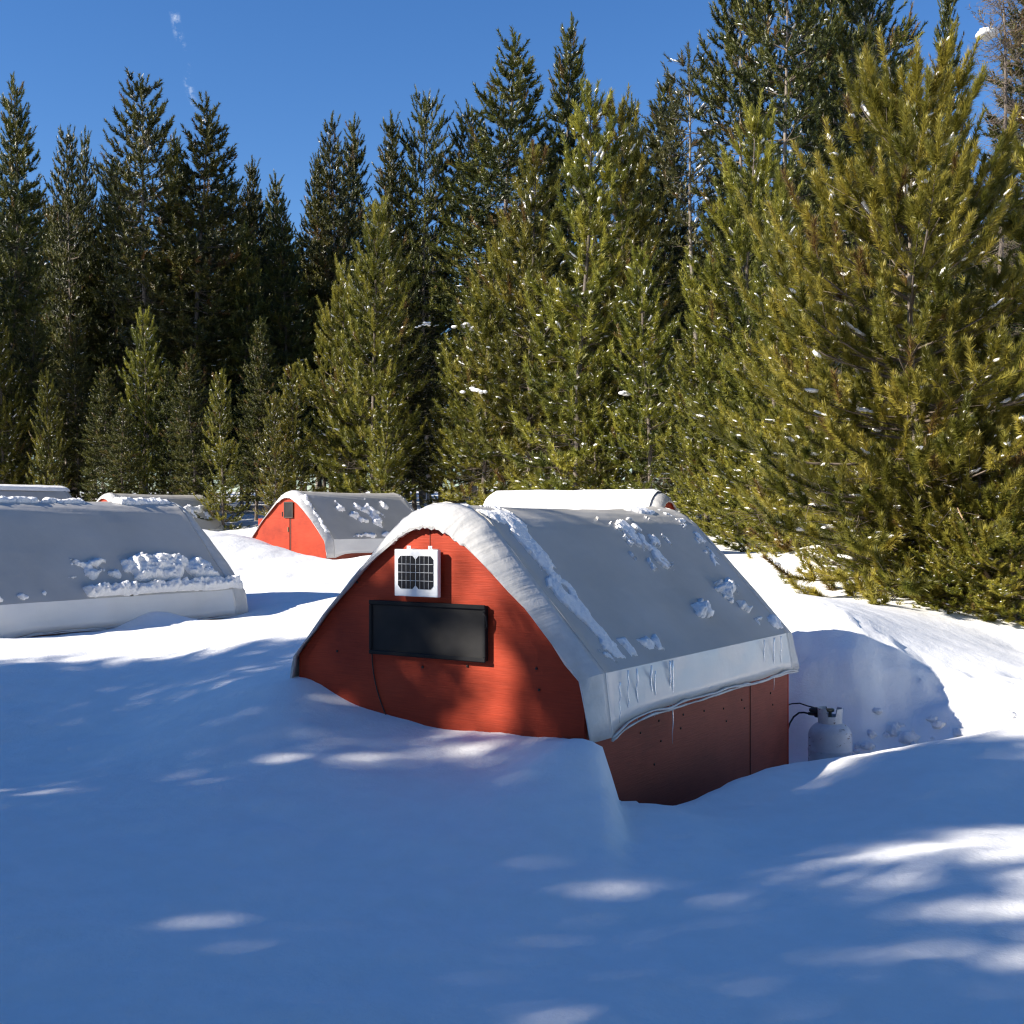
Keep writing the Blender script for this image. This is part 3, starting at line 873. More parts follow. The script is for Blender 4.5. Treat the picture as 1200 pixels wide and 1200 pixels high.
b.lathe([(.040, 0), (.052, .012), (.052, .03), (.03, .042)], 18, Matrix.Translation((-.13, 0, .65)))
b.build('regulator', M_hose, root)
b = MB()
pts = [Vector((-.19, 0, .635)), Vector((-.23, .0, .64)), Vector((-.27, -.01, .635)), Vector((-.31, -.03, .60)), Vector((-.335, -.06, .545)), Vector((-.34, -.10, .49)), Vector((-.34, -.3, .44))]
b.tube(pts, .008, 8); b.build('gas_hose', M_hose, root)
b = MB(); b.tube([(-.14, .0, .69), (-.2, .0, .70), (-.27, .01, .715), (-.33, -.02, .71), (-.36, -.1, .70)], .006, 8); b.build('gas_pipe', M_hose, root)
# ------------------------------------------------------------------ trees
def unit(v): return v/np.maximum(np.linalg.norm(v, axis=-1, keepdims=True), 1e-9)

ICO_V = None
def ico():
    global ICO_V
    if ICO_V is None:
        t = (1+5**.5)/2
        V = np.array([(-1,t,0),(1,t,0),(-1,-t,0),(1,-t,0),(0,-1,t),(0,1,t),(0,-1,-t),(0,1,-t),(t,0,-1),(t,0,1),(-t,0,-1),(-t,0,1)], float)
        F = np.array([(0,11,5),(0,5,1),(0,1,7),(0,7,10),(0,10,11),(1,5,9),(5,11,4),(11,10,2),(10,7,6),(7,1,8),(3,9,4),(3,4,2),(3,2,6),(3,6,8),(3,8,9),(4,9,5),(2,4,11),(6,2,10),(8,6,7),(9,8,1)])
        ICO_V = (unit(V), F)
    return ICO_V

def tubes(paths):
    """paths: list of (points (n,3), radii (n,), sides)"""
    Vs, Fs, o = [], [], 0
    for P, rad, k in paths:
        P = np.asarray(P, float); n = len(P)
        D = unit(np.gradient(P, axis=0))
        ref = np.array([0, 0, 1.0]) if abs(D[0, 2]) < .8 else np.array([1.0, 0, 0])
        A = unit(np.cross(D, ref)); B = np.cross(A, D)
        th = np.arange(k)*2*math.pi/k
        V = P[:, None]+np.asarray(rad)[:, None, None]*(np.cos(th)[None, :, None]*A[:, None]+np.sin(th)[None, :, None]*B[:, None])
        Vs.append(V.reshape(-1, 3))
        i = np.arange(n-1)[:, None]*k; j = np.arange(k)[None]; j2 = (j+1) % k
        Fs.append((np.stack([i+j, i+j2, i+k+j2, i+k+j], -1).reshape(-1, 4))+o)
        o += n*k
    return np.concatenate(Vs), np.concatenate(Fs)

def needles(P, A, Ln, tint, k, nl, nw, rs, spread=(44, 86)):
    """a bottle-brush of k needles on every shoot (base P, axis A, length Ln)"""
    n = len(P)
    t = np.tile((np.arange(k)+.5)/k, (n, 1))+rs.uniform(-.4, .4, (n, k))/k
    ang = rs.uniform(0, 2*math.pi, (n, k))
    ref = np.where(np.abs(A[:, 2:3]) < .9, [[0, 0, 1.0]], [[1.0, 0, 0]])
    U = unit(np.cross(A, ref)); W = np.cross(A, U)
    rad = np.cos(ang)[..., None]*U[:, None]+np.sin(ang)[..., None]*W[:, None]
    al = np.radians(rs.uniform(spread[0], spread[1], (n, k))*(1-.45*t))[..., None]
    D = unit(A[:, None]*np.cos(al)+rad*np.sin(al)+np.array([0, 0, .12]))
    base = P[:, None]+A[:, None]*(Ln[:, None]*t)[..., None]
    S = unit(unit(np.cross(np.broadcast_to(A[:, None], rad.shape), rad))+.35*rs.normal(size=(n, k, 3)))      # flat side outward, so a shoot shades as a round brush
    L_ = nl*rs.uniform(.75, 1.2, (n, k, 1)); w = nw*.5
    v0 = base-S*w; v1 = base+S*w; v2 = base+D*L_
    V = np.stack([v0, v1, v2], 2).reshape(-1, 3)
    F = np.arange(len(V)).reshape(-1, 3)
    T = np.clip(np.repeat(tint, k)+rs.normal(0, .05, n*k), 0, 1)
    return V, F, T

def tree_proto(name, H, Rmax, kind, seed, needle_k, nl, nw, mat, bark, tuft_len, whorl_gap, nb, snow_n=120, snow_r=.06, sub_gap=.24, bare=.1, dead_n=25, brown=.01, lean=.0):
    rs = np.random.RandomState(seed)
    paths, tw = [], []
    # trunk
    nz_ = 26; zz = np.linspace(0, H*.985, nz_)
    tr = (.0065*H+.018)*(1-zz/H)**.85+.005
    bend = np.column_stack([.012*H*np.sin(zz/H*3+seed)+.004*H*np.sin(zz/H*9+seed*2)+lean*zz, .012*H*np.cos(zz/H*2.6+seed)-.012*H*math.cos(seed), zz])
    bend[:, 0] -= bend[0, 0]
    trunk = [(bend, tr, 9)]
    def tpos(z): return np.array([np.interp(z, zz, bend[:, 0]), np.interp(z, zz, bend[:, 1]), z])
    P, A, Ln, T = [], [], [], []
    def tuft(p, a, l, t): P.append(p); A.append(a); Ln.append(l); T.append(t)
    def prof(t):
        if kind == 'young': return (.10+.90*min(1, t/.55)**.85)*(1 if t < .85 else 1-.2*(t-.85)/.15)
        if kind == 'round': return (.16+.84*min(1, t/.45)**.7)*(1 if t < .9 else 1-.1*(t-.9)/.1)
        if kind == 'spire': return (.10+.90*min(1, t/.48)**.85)*(1 if t < .85 else 1-.4*(t-.85)/.15)
        if kind == 'lodge': return (.12+.88*min(1, t/.40)**.8)*(1 if t < .6 else 1-.55*(t-.6)/.4)
        return (.2+.8*math.sin(min(1, t)*math.pi*.8))
    yk = kind in ('young', 'round')
    z0 = H*bare; h = H*.955
    tops = []
    mod = 1.0
    while h > z0:
        t = (H-h)/(H-z0)
        n_b = max(2, int(round(nb*(.55+.45*min(1, t*4)))+rs.randint(-1, 2)))
        a0 = rs.uniform(0, 2*math.pi)
        mod = .6*mod+.4*rs.uniform(.62, 1.28)
        for q in range(n_b):
            if rs.rand() < .07: continue
            az_ = a0+2*math.pi*(q+rs.uniform(-.3, .3))/n_b
            l = Rmax*prof(t)*mod*rs.uniform(.62, 1.18)
            hh = h+rs.uniform(-.35, .35)*whorl_gap
            hh = min(hh, H*.98)
            if kind in ('young', 'round'): p0, p1 = R(50-44*min(1, t*1.6)-26*max(0, t-.65)/.35+rs.uniform(-10, 10)), R(64-30*t-22*max(0, t-.7)/.3+rs.uniform(-10, 12))
            elif kind == 'spire': p0, p1 = R(45-70*min(1, t*1.8)+rs.uniform(-10, 10)), R(52-40*t+rs.uniform(-12, 12))
            elif kind == 'lodge': p0, p1 = R(45-55*min(1, t*1.3)+rs.uniform(-14, 14)), R(50-30*t+rs.uniform(-14, 14))
            else: p0, p1 = R(10+rs.uniform(-25, 25)), R(40+rs.uniform(-20, 20))
            ns = 7
            ss = np.linspace(0, 1, ns)
            pit = p0+(p1-p0)*ss**1.4
            azs = az_+rs.uniform(-.3, .3)*ss
            dirs = np.column_stack([np.cos(pit)*np.cos(azs), np.cos(pit)*np.sin(azs), np.sin(pit)])
            pts = tpos(hh)+np.concatenate([[np.zeros(3)], np.cumsum(dirs[:-1]*l/(ns-1), axis=0)])
            if rs.rand() < .32 and l > .35: tops.append((pts, dirs))
            rb = .006+.012*l*.6
            paths.append((pts, rb*(1-ss*.8), 4))
            btint = np.clip(rs.normal(.5, .19), .05, .88)
            isbrown = rs.rand() < brown
            def tt():
                if isbrown or rs.rand() < brown: return 1.0
                return np.clip(btint+rs.normal(0, .17), .0, .88)
            inner = .16 if kind in ('round', 'young') else .28 if kind != 'lodge' else .4
            # shoots along the branch itself
            s = max(inner, .12/l if l > .3 else 0)
            while s < 1.0:
                p = np.array([np.interp(s, ss, pts[:, c]) for c in range(3)])
                d = np.array([np.interp(s, ss, dirs[:, c]) for c in range(3)])
                side = np.array([-d[1], d[0], 0])
                # side shoot, alternately left and right, curving up
                for sg in (1, -1):
                    ls = (.18+.42*(1-s)*l)*rs.uniform(.55, 1.15)
                    ls = min(ls, .95)
                    if rs.rand() < .12: continue
                    dd = unit(d*.62+sg*side*rs.uniform(.45, .95)+np.array([0, 0, rs.uniform(-.15, .45)]))
                    if ls > tuft_len*1.3:
                        e = p+dd*ls
                        paths.append((np.array([p, p+dd*ls*.55, e]), np.array([.007, .005, .003]), 3))
                        m = max(1, int(ls/(tuft_len*.85)))
                        for j in range(m):
                            f0 = p+dd*ls*((j+.35)/m)
                            ax = unit(dd*(.60 if yk else .75)+rs.normal(0, .30, 3)+np.array([0, 0, .45 if yk else .18]))
                            tuft(f0, ax, tuft_len*rs.uniform(.55, 1.1), tt())
                        tuft(e, unit(dd*.6+np.array([0, 0, .75 if yk else .35])+rs.normal(0, .12, 3)), tuft_len*rs.uniform(.8, 1.25), tt()+.12)
                    else:
                        tuft(p, unit(dd+np.array([0, 0, .35])), max(ls, tuft_len*.7), tt())
                if s > .5: tuft(p, d, tuft_len, tt())
                s += sub_gap/max(l, .3)*rs.uniform(.8, 1.2)
            tuft(pts[-1], unit(dirs[-1]+np.array([0, 0, .45])), tuft_len*rs.uniform(1.0, 1.5), tt()+.12)
        h -= whorl_gap*rs.uniform(.75, 1.2)
    # leader
    for k in range(4):
        tuft(tpos(H*(.955+.010*k)), unit(np.array([0, 0, 1.0])+rs.normal(0, .12, 3)), tuft_len*1.15, .7)
    # dead lower twigs
    for k in range(dead_n):
        z = rs.uniform(.05*H, min(.97*H, max(z0*1.5, .25*H))); a = rs.uniform(0, 2*math.pi); l = rs.uniform(.3, 1)*Rmax*.8
        d = np.array([math.cos(a), math.sin(a), rs.uniform(-.5, .2)])
        p = tpos(z); mid = p+d*l*.5+np.array([0, 0, -.05*l-(.12*l if dead_n > 500 else 0)]); e = p+d*l+np.array([rs.normal()*.1, rs.normal()*.1, .08*l])
        tw.append((np.array([p, mid, e]), np.array([.011, .007, .003]), 3))
        for j in range(3):
            f = rs.uniform(.3, .95); q = p+(e-p)*f; dd = unit(d+rs.normal(0, .7, 3))*l*.35
            tw.append((np.array([q, q+dd]), np.array([.005, .002]), 3))
    P, A, Ln, T = map(np.array, (P, A, Ln, T)); T = np.clip(T, 0, 1.0)
    T = np.where(T > .88, np.where(rs.rand(len(T)) < .97, np.where(T >= .999, 1.0, .88), .88), T)
    V, F, TT = needles(P, A, Ln, T, needle_k, nl, nw, rs)
    me_f = mesh_np(name+'_foliage', V, F)
    atr = me_f.attributes.new('tint', 'FLOAT', 'POINT')
    atr.data.foreach_set('value', np.repeat(TT, 3).astype(np.float32))
    me_f.materials.append(mat)
    V, F = tubes(trunk); me_t = mesh_np(name+'_trunk', V, F, True); me_t.materials.append(bark)
    V, F = tubes(paths+tw); me_b = mesh_np(name+'_branches', V, F, True); me_b.materials.append(M_twig)
    me_s = None
    if snow_n:
        iv, if_ = ico()
        up = A[:, 2]; pw = np.clip(1.2-up, .08, 1)*(.15+np.hypot(P[:, 0], P[:, 1])/Rmax)**1.3; pw = pw/pw.sum()
        ch = rs.choice(len(P), min(snow_n, len(P)), replace=False, p=pw)
        n = len(ch)
        ctr = P[ch]+A[ch]*(Ln[ch]*rs.uniform(.35, .8, n))[:, None]+np.array([0, 0, nl*.40])
        ax = unit(A[ch]*np.array([1, 1, .25])+rs.normal(0, .05, (n, 3)))
        sz = snow_r*.8*np.minimum(rs.lognormal(0, .38, n), 2.0)
        # pads of snow running along the tops of some boughs
        pc, pa, ps = [], [], []
        for (q, dq) in tops:
            s0 = rs.uniform(.35, .7); m_ = rs.randint(3, 7)
            for j_ in range(m_):
                s_ = s0+j_*snow_r*1.6/max(.3, np.linalg.norm(q[-1]-q[0]))
                if s_ > 1: break
                sv = np.linspace(0, 1, len(q))
                c_ = np.array([np.interp(s_, sv, q[:, a]) for a in range(3)])
                pc.append(c_+np.array([0, 0, nl*.55])+rs.normal(0, .25*snow_r, 3)); pa.append(np.array([np.interp(s_, sv, dq[:, a]) for a in range(3)])+rs.normal(0, .1, 3)); ps.append(snow_r*rs.uniform(.7, 1.35))
        if pc:
            ctr = np.concatenate([ctr, pc]); ax = np.concatenate([ax, unit(np.array(pa))]); sz = np.concatenate([sz, ps])
        n = len(ctr)
        sd = unit(np.cross(ax, [0, 0, 1.0])+1e-6); upv = np.cross(sd, ax)
        a_ = sz*rs.uniform(1.3, 2.6, n); b_ = sz*rs.uniform(.7, 1.1, n); c_ = sz*rs.uniform(.45, .7, n)
        jit = 1+rs.uniform(-.25, .25, (n, 12))
        vv = iv[None]*jit[..., None]
        Vs = ctr[:, None]+vv[..., 0:1]*(ax*a_[:, None])[:, None]+vv[..., 1:2]*(sd*b_[:, None])[:, None]+vv[..., 2:3]*(upv*c_[:, None])[:, None]
        Fs = (if_[None]+(np.arange(n)*12)[:, None, None]).reshape(-1, 3)
        me_s = mesh_np(name+'_snow', Vs.reshape(-1, 3), Fs, True); me_s.materials.append(M_needle_snow)
    return dict(H=H, R=Rmax, parts=[('trunk', me_t), ('branches', me_b), ('foliage', me_f), ('branch_snow', me_s)])

def place(proto, name, label, x, y, H, wid=1.0, rz=None, group=None, cat='tree', z=None, tilt=0.0, snow=True):
    z = gz(x, y) if z is None else z
    root = empty(name, (x, y, z-.15), 0)
    s = (H+.15)/proto['H']
    root.scale = (s*wid, s*wid, s)
    root.rotation_euler = (tilt, tilt*.6, rz if rz is not None else random.uniform(0, 6.28))
    tag(root, label, cat, group)
    for nm, me in proto['parts']:
        if me is None or (nm == 'branch_snow' and not snow): continue
        o = bpy.data.objects.new(nm, me); C.objects.link(o); o.parent = root
        if nm == 'branch_snow': o['kind'] = 'stuff'
    return root

random.seed(11)
PN = [tree_proto('near_pine', 7.4, 2.45, 'round', 3, 230, .118, .0145, M_near, M_barkl, .38, .40, 8, 800, .034, .42, .012, 110, .004)]
PM = [tree_proto('side_pine', 7.0, 2.0, 'young', 5, 170, .118, .0165, M_near, M_barkl, .36, .42, 7, 420, .032, .42, .015, 40, .006)]
PY = [tree_proto('young_pine', 9.0, (1.55, 1.35, 1.7, 1.45)[k], 'young', 20+k, 115, .130, .022, M_young, M_bark, .38, (.42, .48, .40, .52)[k], 7, 560, .031, .42, .02, 40, .005) for k in range(4)]
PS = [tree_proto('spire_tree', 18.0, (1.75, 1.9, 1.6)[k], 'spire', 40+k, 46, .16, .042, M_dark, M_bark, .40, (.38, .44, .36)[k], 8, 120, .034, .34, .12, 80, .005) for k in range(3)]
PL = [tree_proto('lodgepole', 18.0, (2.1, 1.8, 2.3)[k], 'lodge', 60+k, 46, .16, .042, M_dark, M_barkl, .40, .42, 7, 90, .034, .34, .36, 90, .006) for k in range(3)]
PO = [tree_proto('open_pine', 16.0, 1.5, 'open', 80, 34, .15, .035, M_sparse, M_barkl, .36, .5, 5, 10, .04, .38, .55, 40, .02)]
PD = [tree_proto('dead_spruce', 17.0, 1.3, 'open', 90, 8, .10, .025, M_sparse, M_bark, .3, .4, 5, 0, .06, .45, .75, 900, .6)]

def tree(px, py, d, proto, name, label, wid=1.0, group=None, rz=None, **kw):
    x, y, zt = at(px, py, d)
    z = gz(x, y)
    return place(proto, name, label, x, y, zt-z, wid, rz, group, z=z, **kw)

G_BACK = 'tall pines along the back of the clearing'
G_YOUNG = 'young pines at the edge of the wood'
# near right pine and its neighbours
tree(1078, 112, 16.0, PN[0], 'lodgepole_pine', 'big bushy yellow green pine nearest the camera with snow tufts', 1.0, rz=.4)
tree(1262, 120, 17.2, PM[0], 'lodgepole_pine', 'bushy sunlit pine cut off by the right edge', 1.15, rz=2.0)
tree(952, 330, 19.5, PM[0], 'young_pine', 'small bushy pine crowding the left side of the big near pine', 1.25, rz=4.1, group=G_YOUNG)
tree(1150, 480, 15.2, PM[0], 'young_pine', 'low sapling bush under the big near pine at the snow edge', 1.5, rz=1.1, group=G_YOUNG)
tree(985, 560, 18.2, PM[0], 'young_pine', 'tiny green sapling by the snow lump left of the big pine', 1.6, rz=3.1, group=G_YOUNG)
for (px, py, d, w, k, lb) in ((1050, 575, 15.9, 1.5, 1.3, 'green bough clump at the snow edge left of the leaning dead branch'), (1190, 560, 14.6, 1.4, 2.2, 'green bough clump at the snow edge by the right frame'),
        (1110, 600, 15.0, 1.6, .3, 'lowest green clump in front of the big near pine'), (925, 478, 20.5, 1.3, 5.0, 'small sapling in the snow left of the snow ball'), (1010, 520, 17.4, 1.3, 4.0, 'sapling growing against the left boughs of the big near pine'),
        (880, 470, 23.5, 1.3, .9, 'small sapling at the back edge of the bright snow')):
    tree(px, py, d, PM[0], 'young_pine', lb, w, G_YOUNG, rz=k)
mids = [
    (870, 140, 25, 0, .95, 'slim bright pine with its tip left of the big near pine'),
    (905, 215, 22.5, 1, 1.0, 'yellow green pine half hidden by the big near pine'),
    (828, 330, 25.5, 2, 1.05, 'mid height pine reaching a snowy branch towards the nearest hut'),
    (760, 300, 28.5, 3, 1.1, 'shaded young pine above the ridge of the snow covered hut'),
    (673, 118, 30, 1, 1.0, 'tallest young pine with a pale leader in front of the thin spire'),
    (722, 132, 32, 2, .9, 'young pine with a candle tip right of the pale leader'),
    (622, 182, 32, 3, 1.05, 'pointed young pine left of the pale leader'),
    (565, 300, 33, 0, 1.15, 'broad young pine behind the roof of the nearest hut'),
    (530, 392, 34.5, 1, 1.1, 'short young pine above the front peak of the nearest hut'),
    (437, 248, 34, 2, .95, 'leafy pointed pine standing behind the distant red hut'),
    (486, 330, 36.5, 3, 1.05, 'dim young pine right of the distant red hut'),
    (398, 318, 35, 0, 1.0, 'pine with snowy left branch behind the distant red hut'),
    (345, 432, 34, 1, 1.1, 'low bushy pine left of the distant red hut peak'),
    (300, 374, 39, 2, .85, 'thin young pine with a single spear tip'),
    (322, 468, 33.5, 3, 1.0, 'short pine in front of the spear tipped pine'),
    (230, 408, 37, 0, 1.0, 'rounded young pine behind the far hut back end'),
    (262, 438, 36, 1, .95, 'young pine right of the rounded one behind the far hut'),
    (200, 425, 39, 3, .9, 'slender young pine between the rounded one and the tall spear'),
    (167, 372, 39.5, 2, .85, 'spear shaped young pine with snowy whorls behind the far hut'),
    (122, 428, 38.5, 0, 1.0, 'snow flecked young pine above the red peak of the far hut'),
    (146, 470, 37, 1, 1.0, 'low young pine above the far hut roof'),
    (92, 372, 41, 3, .8, 'narrow dim pine left of the far hut peak'),
    (55, 442, 40, 2, .8, 'short dark spear of a pine above the farthest ridge'),
    (38, 362, 42, 1, .9, 'dim snow flecked pine near the left edge'),
    (5, 385, 41, 0, .9, 'snow flecked pine cut by the left edge'),
    (790, 430, 30, 0, 1.1, 'low pine in the gap right of the snow covered hut'),
    (700, 420, 29.5, 2, 1.1, 'low pine just behind the snow covered hut'),
    (600, 440, 33, 3, 1.2, 'low pine left of the snow covered hut end'),
    (450, 460, 33, 1, 1.15, 'low bush of a pine over the distant red hut roof'),
    (855, 500, 24, 3, 1.3, 'knee high looking sapling beyond the back of the nearest hut'),
]
rnd0 = random.Random(9)
for (px, py, d, k, w, lb) in mids:
    small = d > 36 and int(px) % 2 == 0          # the dim far saplings are of the darker, finer kind
    tree(px, py, d, PS[k % 3] if small else PY[k], 'young_pine', lb, w*1.35 if small else w, G_YOUNG, tilt=rnd0.uniform(-.03, .03))
backs = [
    (12, 92, 44, 'S0', .80, 'tall dark spire at the left edge'),
    (77, 155, 48, 'L0', .6, 'left one of the close pair of slim dark pines'),
    (102, 154, 50, 'S1', .55, 'right one of the close pair of slim dark pines'),
    (168, 97, 46, 'L1', 1.0, 'tall wide crowned pine on the left skyline'),
    (140, 190, 49, 'S2', .9, 'shorter pine leaning on the wide crowned one on its left'),
    (208, 158, 51, 'S0', .8, 'narrow spire between the wide crown and the dense one'),
    (238, 110, 46, 'S1', 1.2, 'dense cone shaped pine on the left skyline'),
    (262, 215, 50, 'L2', .9, 'pine shoulder right of the dense cone shaped one'),
    (290, 188, 50, 'S2', .75, 'short spire at the dip of the left skyline'),
    (318, 203, 53, 'S0', .8, 'dark spire in the dip of the skyline'),
    (338, 236, 48, 'S1', .9, 'lowest spire at the gap of the skyline'),
    (376, 178, 50, 'S2', .8, 'thin pine just right of the skyline gap'),
    (397, 136, 50, 'S1', .75, 'left spire of the twins right of the skyline gap'),
    (420, 137, 52, 'S0', .75, 'right spire of the twins right of the skyline gap'),
    (453, 137, 46, 'S2', .85, 'evenly tapered spire left of the middle'),
    (503, 110, 46, 'L2', .75, 'open topped pine left of the great dark one'),
    (588, 36, 42, 'S1', 1.25, 'great dark broad pine left of the thin tall spire'),
    (556, 130, 47, 'L0', .9, 'pine tucked behind the left of the great dark one'),
    (674, 20, 44, 'S0', .80, 'thin tall spire near the middle of the skyline'),
    (640, 185, 48, 'S2', .8, 'pine in the gap between the great one and the thin spire'),
    (736, 114, 42, 'S2', .65, 'slim spire right of the thin tall one'),
    (757, 150, 41, 'S1', .6, 'thin dark pine beside the slim spire'),
    (786, 84, 42, 'S0', .95, 'full dark spire left of the open topped pine'),
    (818, 56, 40, 'O0', 1.0, 'sparse open topped pine with bare pale trunk'),
    (848, 190, 40, 'L1', .9, 'pine filling behind the sparse open topped one'),
    (878, -70, 33, 'L1', .75, 'tall pine cut by the top edge left of the pale trunk'),
    (930, -120, 30, 'L0', .78, 'tall pine with long pale trunk cut by the top edge'),
    (985, -60, 34, 'L2', .9, 'dense tall pine cut by the top edge behind the big near pine'),
    (1003, -95, 31, 'L0', .8, 'tall dense pine rising out of the frame above the big near pine'),
    (1025, -10, 37, 'S1', .8, 'dark tall pine with drooping right branches at the top edge'),
    (1112, -25, 28, 'S2', .55, 'blackish spruce at the top edge above the big near pine'),
    (1165, -60, 22, 'D0', .9, 'dying brown twiggy spruce at the top right corner'),
    (1215, -40, 26, 'S0', .9, 'dark pine behind the right corner cut by the frame'),
    (960, 80, 40, 'S0', .9, 'shaded pine deep behind the big near pine'),
    (1060, 100, 36, 'S1', 1.0, 'shaded spire wholly behind the big near pine'),
]
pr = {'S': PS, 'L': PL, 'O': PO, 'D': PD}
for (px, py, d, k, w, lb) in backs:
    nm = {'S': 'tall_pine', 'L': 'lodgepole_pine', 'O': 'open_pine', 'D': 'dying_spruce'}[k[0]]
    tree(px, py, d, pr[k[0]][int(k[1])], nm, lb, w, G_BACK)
# the shaded rows deeper in the wood
rnd = random.Random(5)
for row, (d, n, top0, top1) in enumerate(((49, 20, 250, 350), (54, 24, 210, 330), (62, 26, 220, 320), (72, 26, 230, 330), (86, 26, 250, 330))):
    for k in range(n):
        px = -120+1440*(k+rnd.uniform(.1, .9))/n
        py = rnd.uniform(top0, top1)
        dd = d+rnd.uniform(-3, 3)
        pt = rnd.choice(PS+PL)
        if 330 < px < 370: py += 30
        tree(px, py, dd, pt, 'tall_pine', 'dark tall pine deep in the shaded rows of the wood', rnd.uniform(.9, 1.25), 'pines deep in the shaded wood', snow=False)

# trees standing left of the camera, outside the frame: they throw the shade over the foreground
for (x, y, H, k, w) in ((-14, 6.0, 7.8, 'S0', 1.3), (-13.6, 4.9, 8.6, 'S1', 1.2), (-14.3, 3.95, 10.0, 'S2', 1.1), (-15.5, 1.7, 11.0, 'S1', .6), (-14, 1.35, 13, 'S0', 1.05), (-13.5, -.8, 9.1, 'S1', 1.5), (-14.2, 2.95, 9.1, 'S1', 1.5), (-20.5, 41, 17, 'S0', 1.3), (-24, 39, 18, 'S2', 1.3), (-28, 42, 18, 'S1', 1.3),
                        (-14, -2.8, 12, 'S2', 1.3), (-13, -5.2, 12, 'S0', 1.3), (-18, 4.4, 9.6, 'S1', 1.2), (-18.4, 2.7, 11, 'S0', 1.1), (-18, -.15, 16, 'S2', .7), (-18.5, -3.85, 16, 'S0', 1.3),
                        (-17.5, -5.5, 15, 'S1', 1.2), (-22, -1.2, 16.5, 'S1', .7), (-22, -5.7, 18, 'S2', 1.3), (-13.6, .35, 9.1, 'S0', 1.6), (-13.8, -2.1, 9.6, 'S2', 1.5), (-22, -7, 17, 'S0', 1.2), (-10, -8, 12, 'S2', 1.3),
                        (-6, -11, 15, 'S0', 1.3), (-2, -9, 13, 'S1', 1.4), (2.5, -10, 16, 'L0', 1.3), (6, -8, 14, 'S2', 1.4), (9.5, -5, 15, 'S0', 1.3), (11.5, -1.5, 14, 'S1', 1.3), (12, 2.5, 15, 'L1', 1.2), (4, -14, 18, 'S1', 1.3), (-4, -15, 18, 'S2', 1.3), (15, -6, 18, 'L2', 1.3), (16, 0, 17, 'S0', 1.3)):
    place(pr[k[0]][int(k[1])], 'tall_pine', 'tall pine outside the frame, standing round the near side of the clearing', x, y, H, w, (x*1.7+y*2.3) % 6.28, 'pines round the near side of the clearing', snow=False)

# ------------------------------------------------------------------ dead branches and loose snow
def dead_branch(label, pts, r0, twigs):
    base = Vector(pts[0])
    b = MB()
    P = [Vector(p)-base for p in pts]
    n = len(P)
    b.tube(P, [r0*(1-.75*k/(n-1)) for k in range(n)], 8)
    for (i, d, l) in twigs:
        p = P[i]; e = p+Vector(d)*l
        b.tube([p, (p+e)/2+Vector((0, 0, -.03*l)), e], [r0*.45, r0*.3, r0*.12], 6)
    o = b.build('dead_branch', M_stick)
    o.location = base
    tag(o, label, 'branch', 'dead branches at the wood edge')
P4 = lambda px, py, d: at(px, py, d)
dead_branch('long peeled dead branch leaning under the big near pine', [P4(1167, 700, 14.7), P4(1158, 676, 14.65), P4(1143, 655, 14.6), P4(1136, 625, 14.6), P4(1122, 595, 14.7)], .032,
            [(2, (.9, .2, -.05), .55), (1, (-.5, 0, .3), .4), (2, (.8, .1, -.1), .35)])
dead_branch('forked pale dead branch standing by the snow lump', [P4(983, 632, 17.6), P4(990, 612, 17.6), P4(997, 590, 17.5), P4(1005, 567, 17.5)], .024,
            [(2, (-.85, .1, -.25), .40), (2, (-.65, 0, -.75), .75), (1, (.25, 0, .9), .35), (2, (.5, .1, -.6), .3)])

def snow_pad(label, p, r, seed=0):
    """several small blobs of snow grown together along a bough"""
    iv, if_ = ico(); rs = np.random.RandomState(seed)
    Vs, Fs = [], []
    for k in range(9):
        c = np.array([rs.normal(0, .75*r), rs.normal(0, .35*r), rs.normal(0, .14*r)]); q = r*rs.uniform(.22, .5)
        c[2] -= .25*abs(c[0])
        Vs.append(c+iv*(1+rs.uniform(-.2, .2, (12, 1)))*np.array([q*1.25, q, q*.6])); Fs.append(if_+12*k)
    o = link('snow_pad', mesh_np('snow_pad', np.concatenate(Vs), np.concatenate(Fs), True), M_needle_snow)
    md = o.modifiers.new('soft', 'SUBSURF'); md.levels = md.render_levels = 1
    o.location = p
    tag(o, label, 'snow', 'loose lumps of snow')
    return o

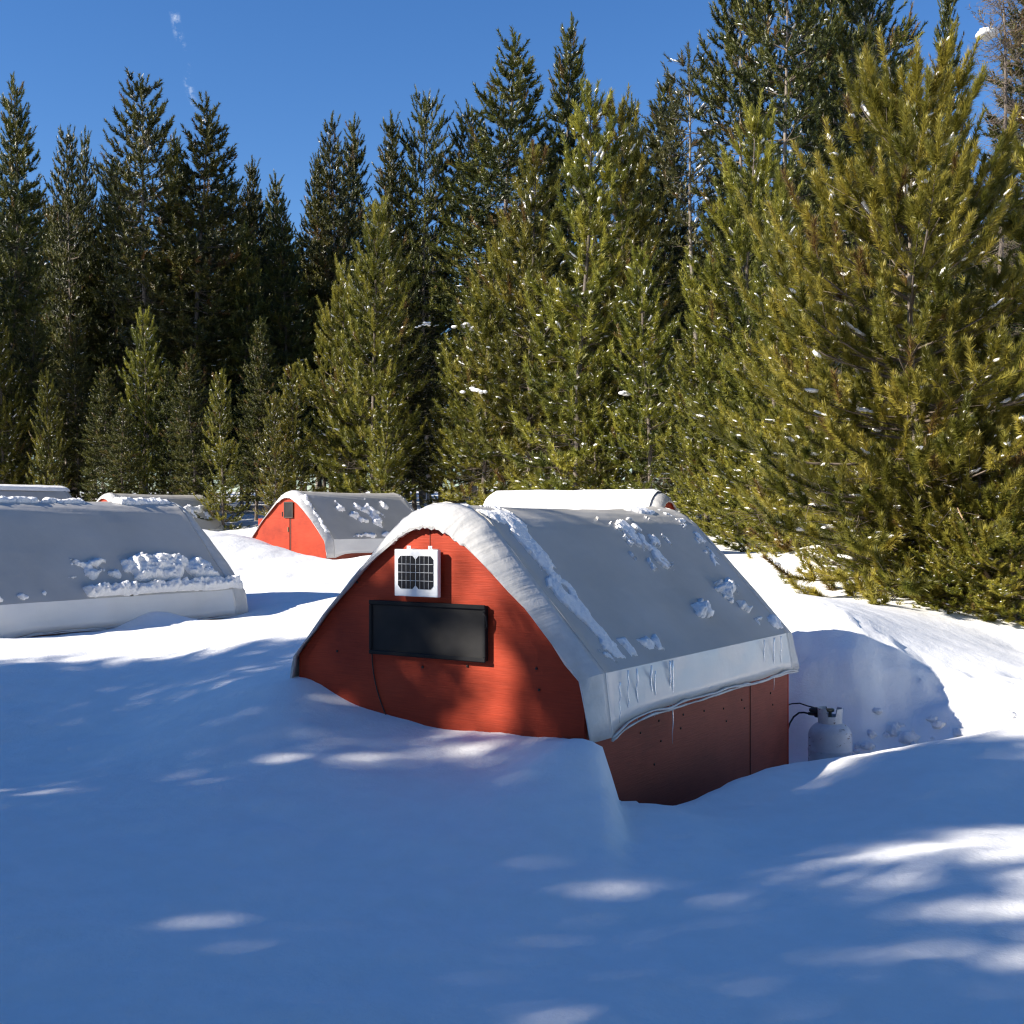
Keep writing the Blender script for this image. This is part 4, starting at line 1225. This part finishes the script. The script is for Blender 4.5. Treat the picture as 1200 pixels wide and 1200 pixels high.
def snow_lump(label, p, r, sq=.6, seed=0, n=(18, 12)):
    V = []; F = []
    for i in range(n[1]+1):
        th = math.pi*i/n[1]
        for k in range(n[0]):
            ph = 2*math.pi*k/n[0]
            d = np.array([math.sin(th)*math.cos(ph), math.sin(th)*math.sin(ph), math.cos(th)])
            rr = r*(1+.55*float(fbm(d[0]*1.9+seed*5.1+3, d[1]*1.9+d[2]*2.3+seed, 4)))
            V.append((d[0]*rr, d[1]*rr, d[2]*rr*sq))
    for i in range(n[1]):
        for k in range(n[0]):
            F.append((i*n[0]+k, (i+1)*n[0]+k, (i+1)*n[0]+(k+1) % n[0], i*n[0]+(k+1) % n[0]))
    b = MB(); b.add(V, F, True)
    o = b.build('snow_lump', M_lump); o.location = p
    tag(o, label, 'snow', 'loose lumps of snow')
    return o
for i, (px, py, d, r, lb) in enumerate([
    (1046, 638, 16.2, .13, 'rounded snow lump caught among the lower twigs of the big pine'),
    (968, 627, 18.3, .13, 'snow ball topping the bank left of the big pine'),
    (965, 622, 21, .2, 'snow pillow on a low bough left of the big pine'),
    (1135, 668, 15.6, .10, 'small snow lump beside the leaning dead branch'),
    (1100, 686, 15.6, .12, 'snow lump half sunk at the snow edge under the big pine'),
    (1157, 40, 21.8, .30, 'big white snow clump up in the dying spruce'),
    (741, 458, 28.6, .23, 'small snow pillow on a bough right above the snow covered hut'),
    (556, 456, 31.5, .22, 'snow clump on a bough above the nearest roof'),
    (544, 380, 33, .22, 'snow clump high on a young pine left of the middle'),
    (498, 380, 34, .16, 'small snow clump left of the high one'),
    ]):
    if d > 20.5 and py > 100: snow_pad(lb, at(px, py, d), r, i)
    else: snow_lump(lb, at(px, py, d), r*.6, .45 if r > .15 else .75, i)

rl = random.Random(21)
for i in range(44):
    lx, ly = rl.uniform(1.45, 2.75), rl.uniform(4.2, 4.6)+.25*rl.random()**2
    w = hut0(lx, ly, 0)
    snow_lump('broken snow chunk on the shaded bank behind the propane bottle', (w.x, w.y, gz(w.x, w.y)-rl.uniform(.01, .035)), rl.choice((.03, .04, .05, .06, .08, .10)), rl.uniform(.55, .9), 40+i, (14, 9))['group'] = 'broken chunks on the shaded bank'
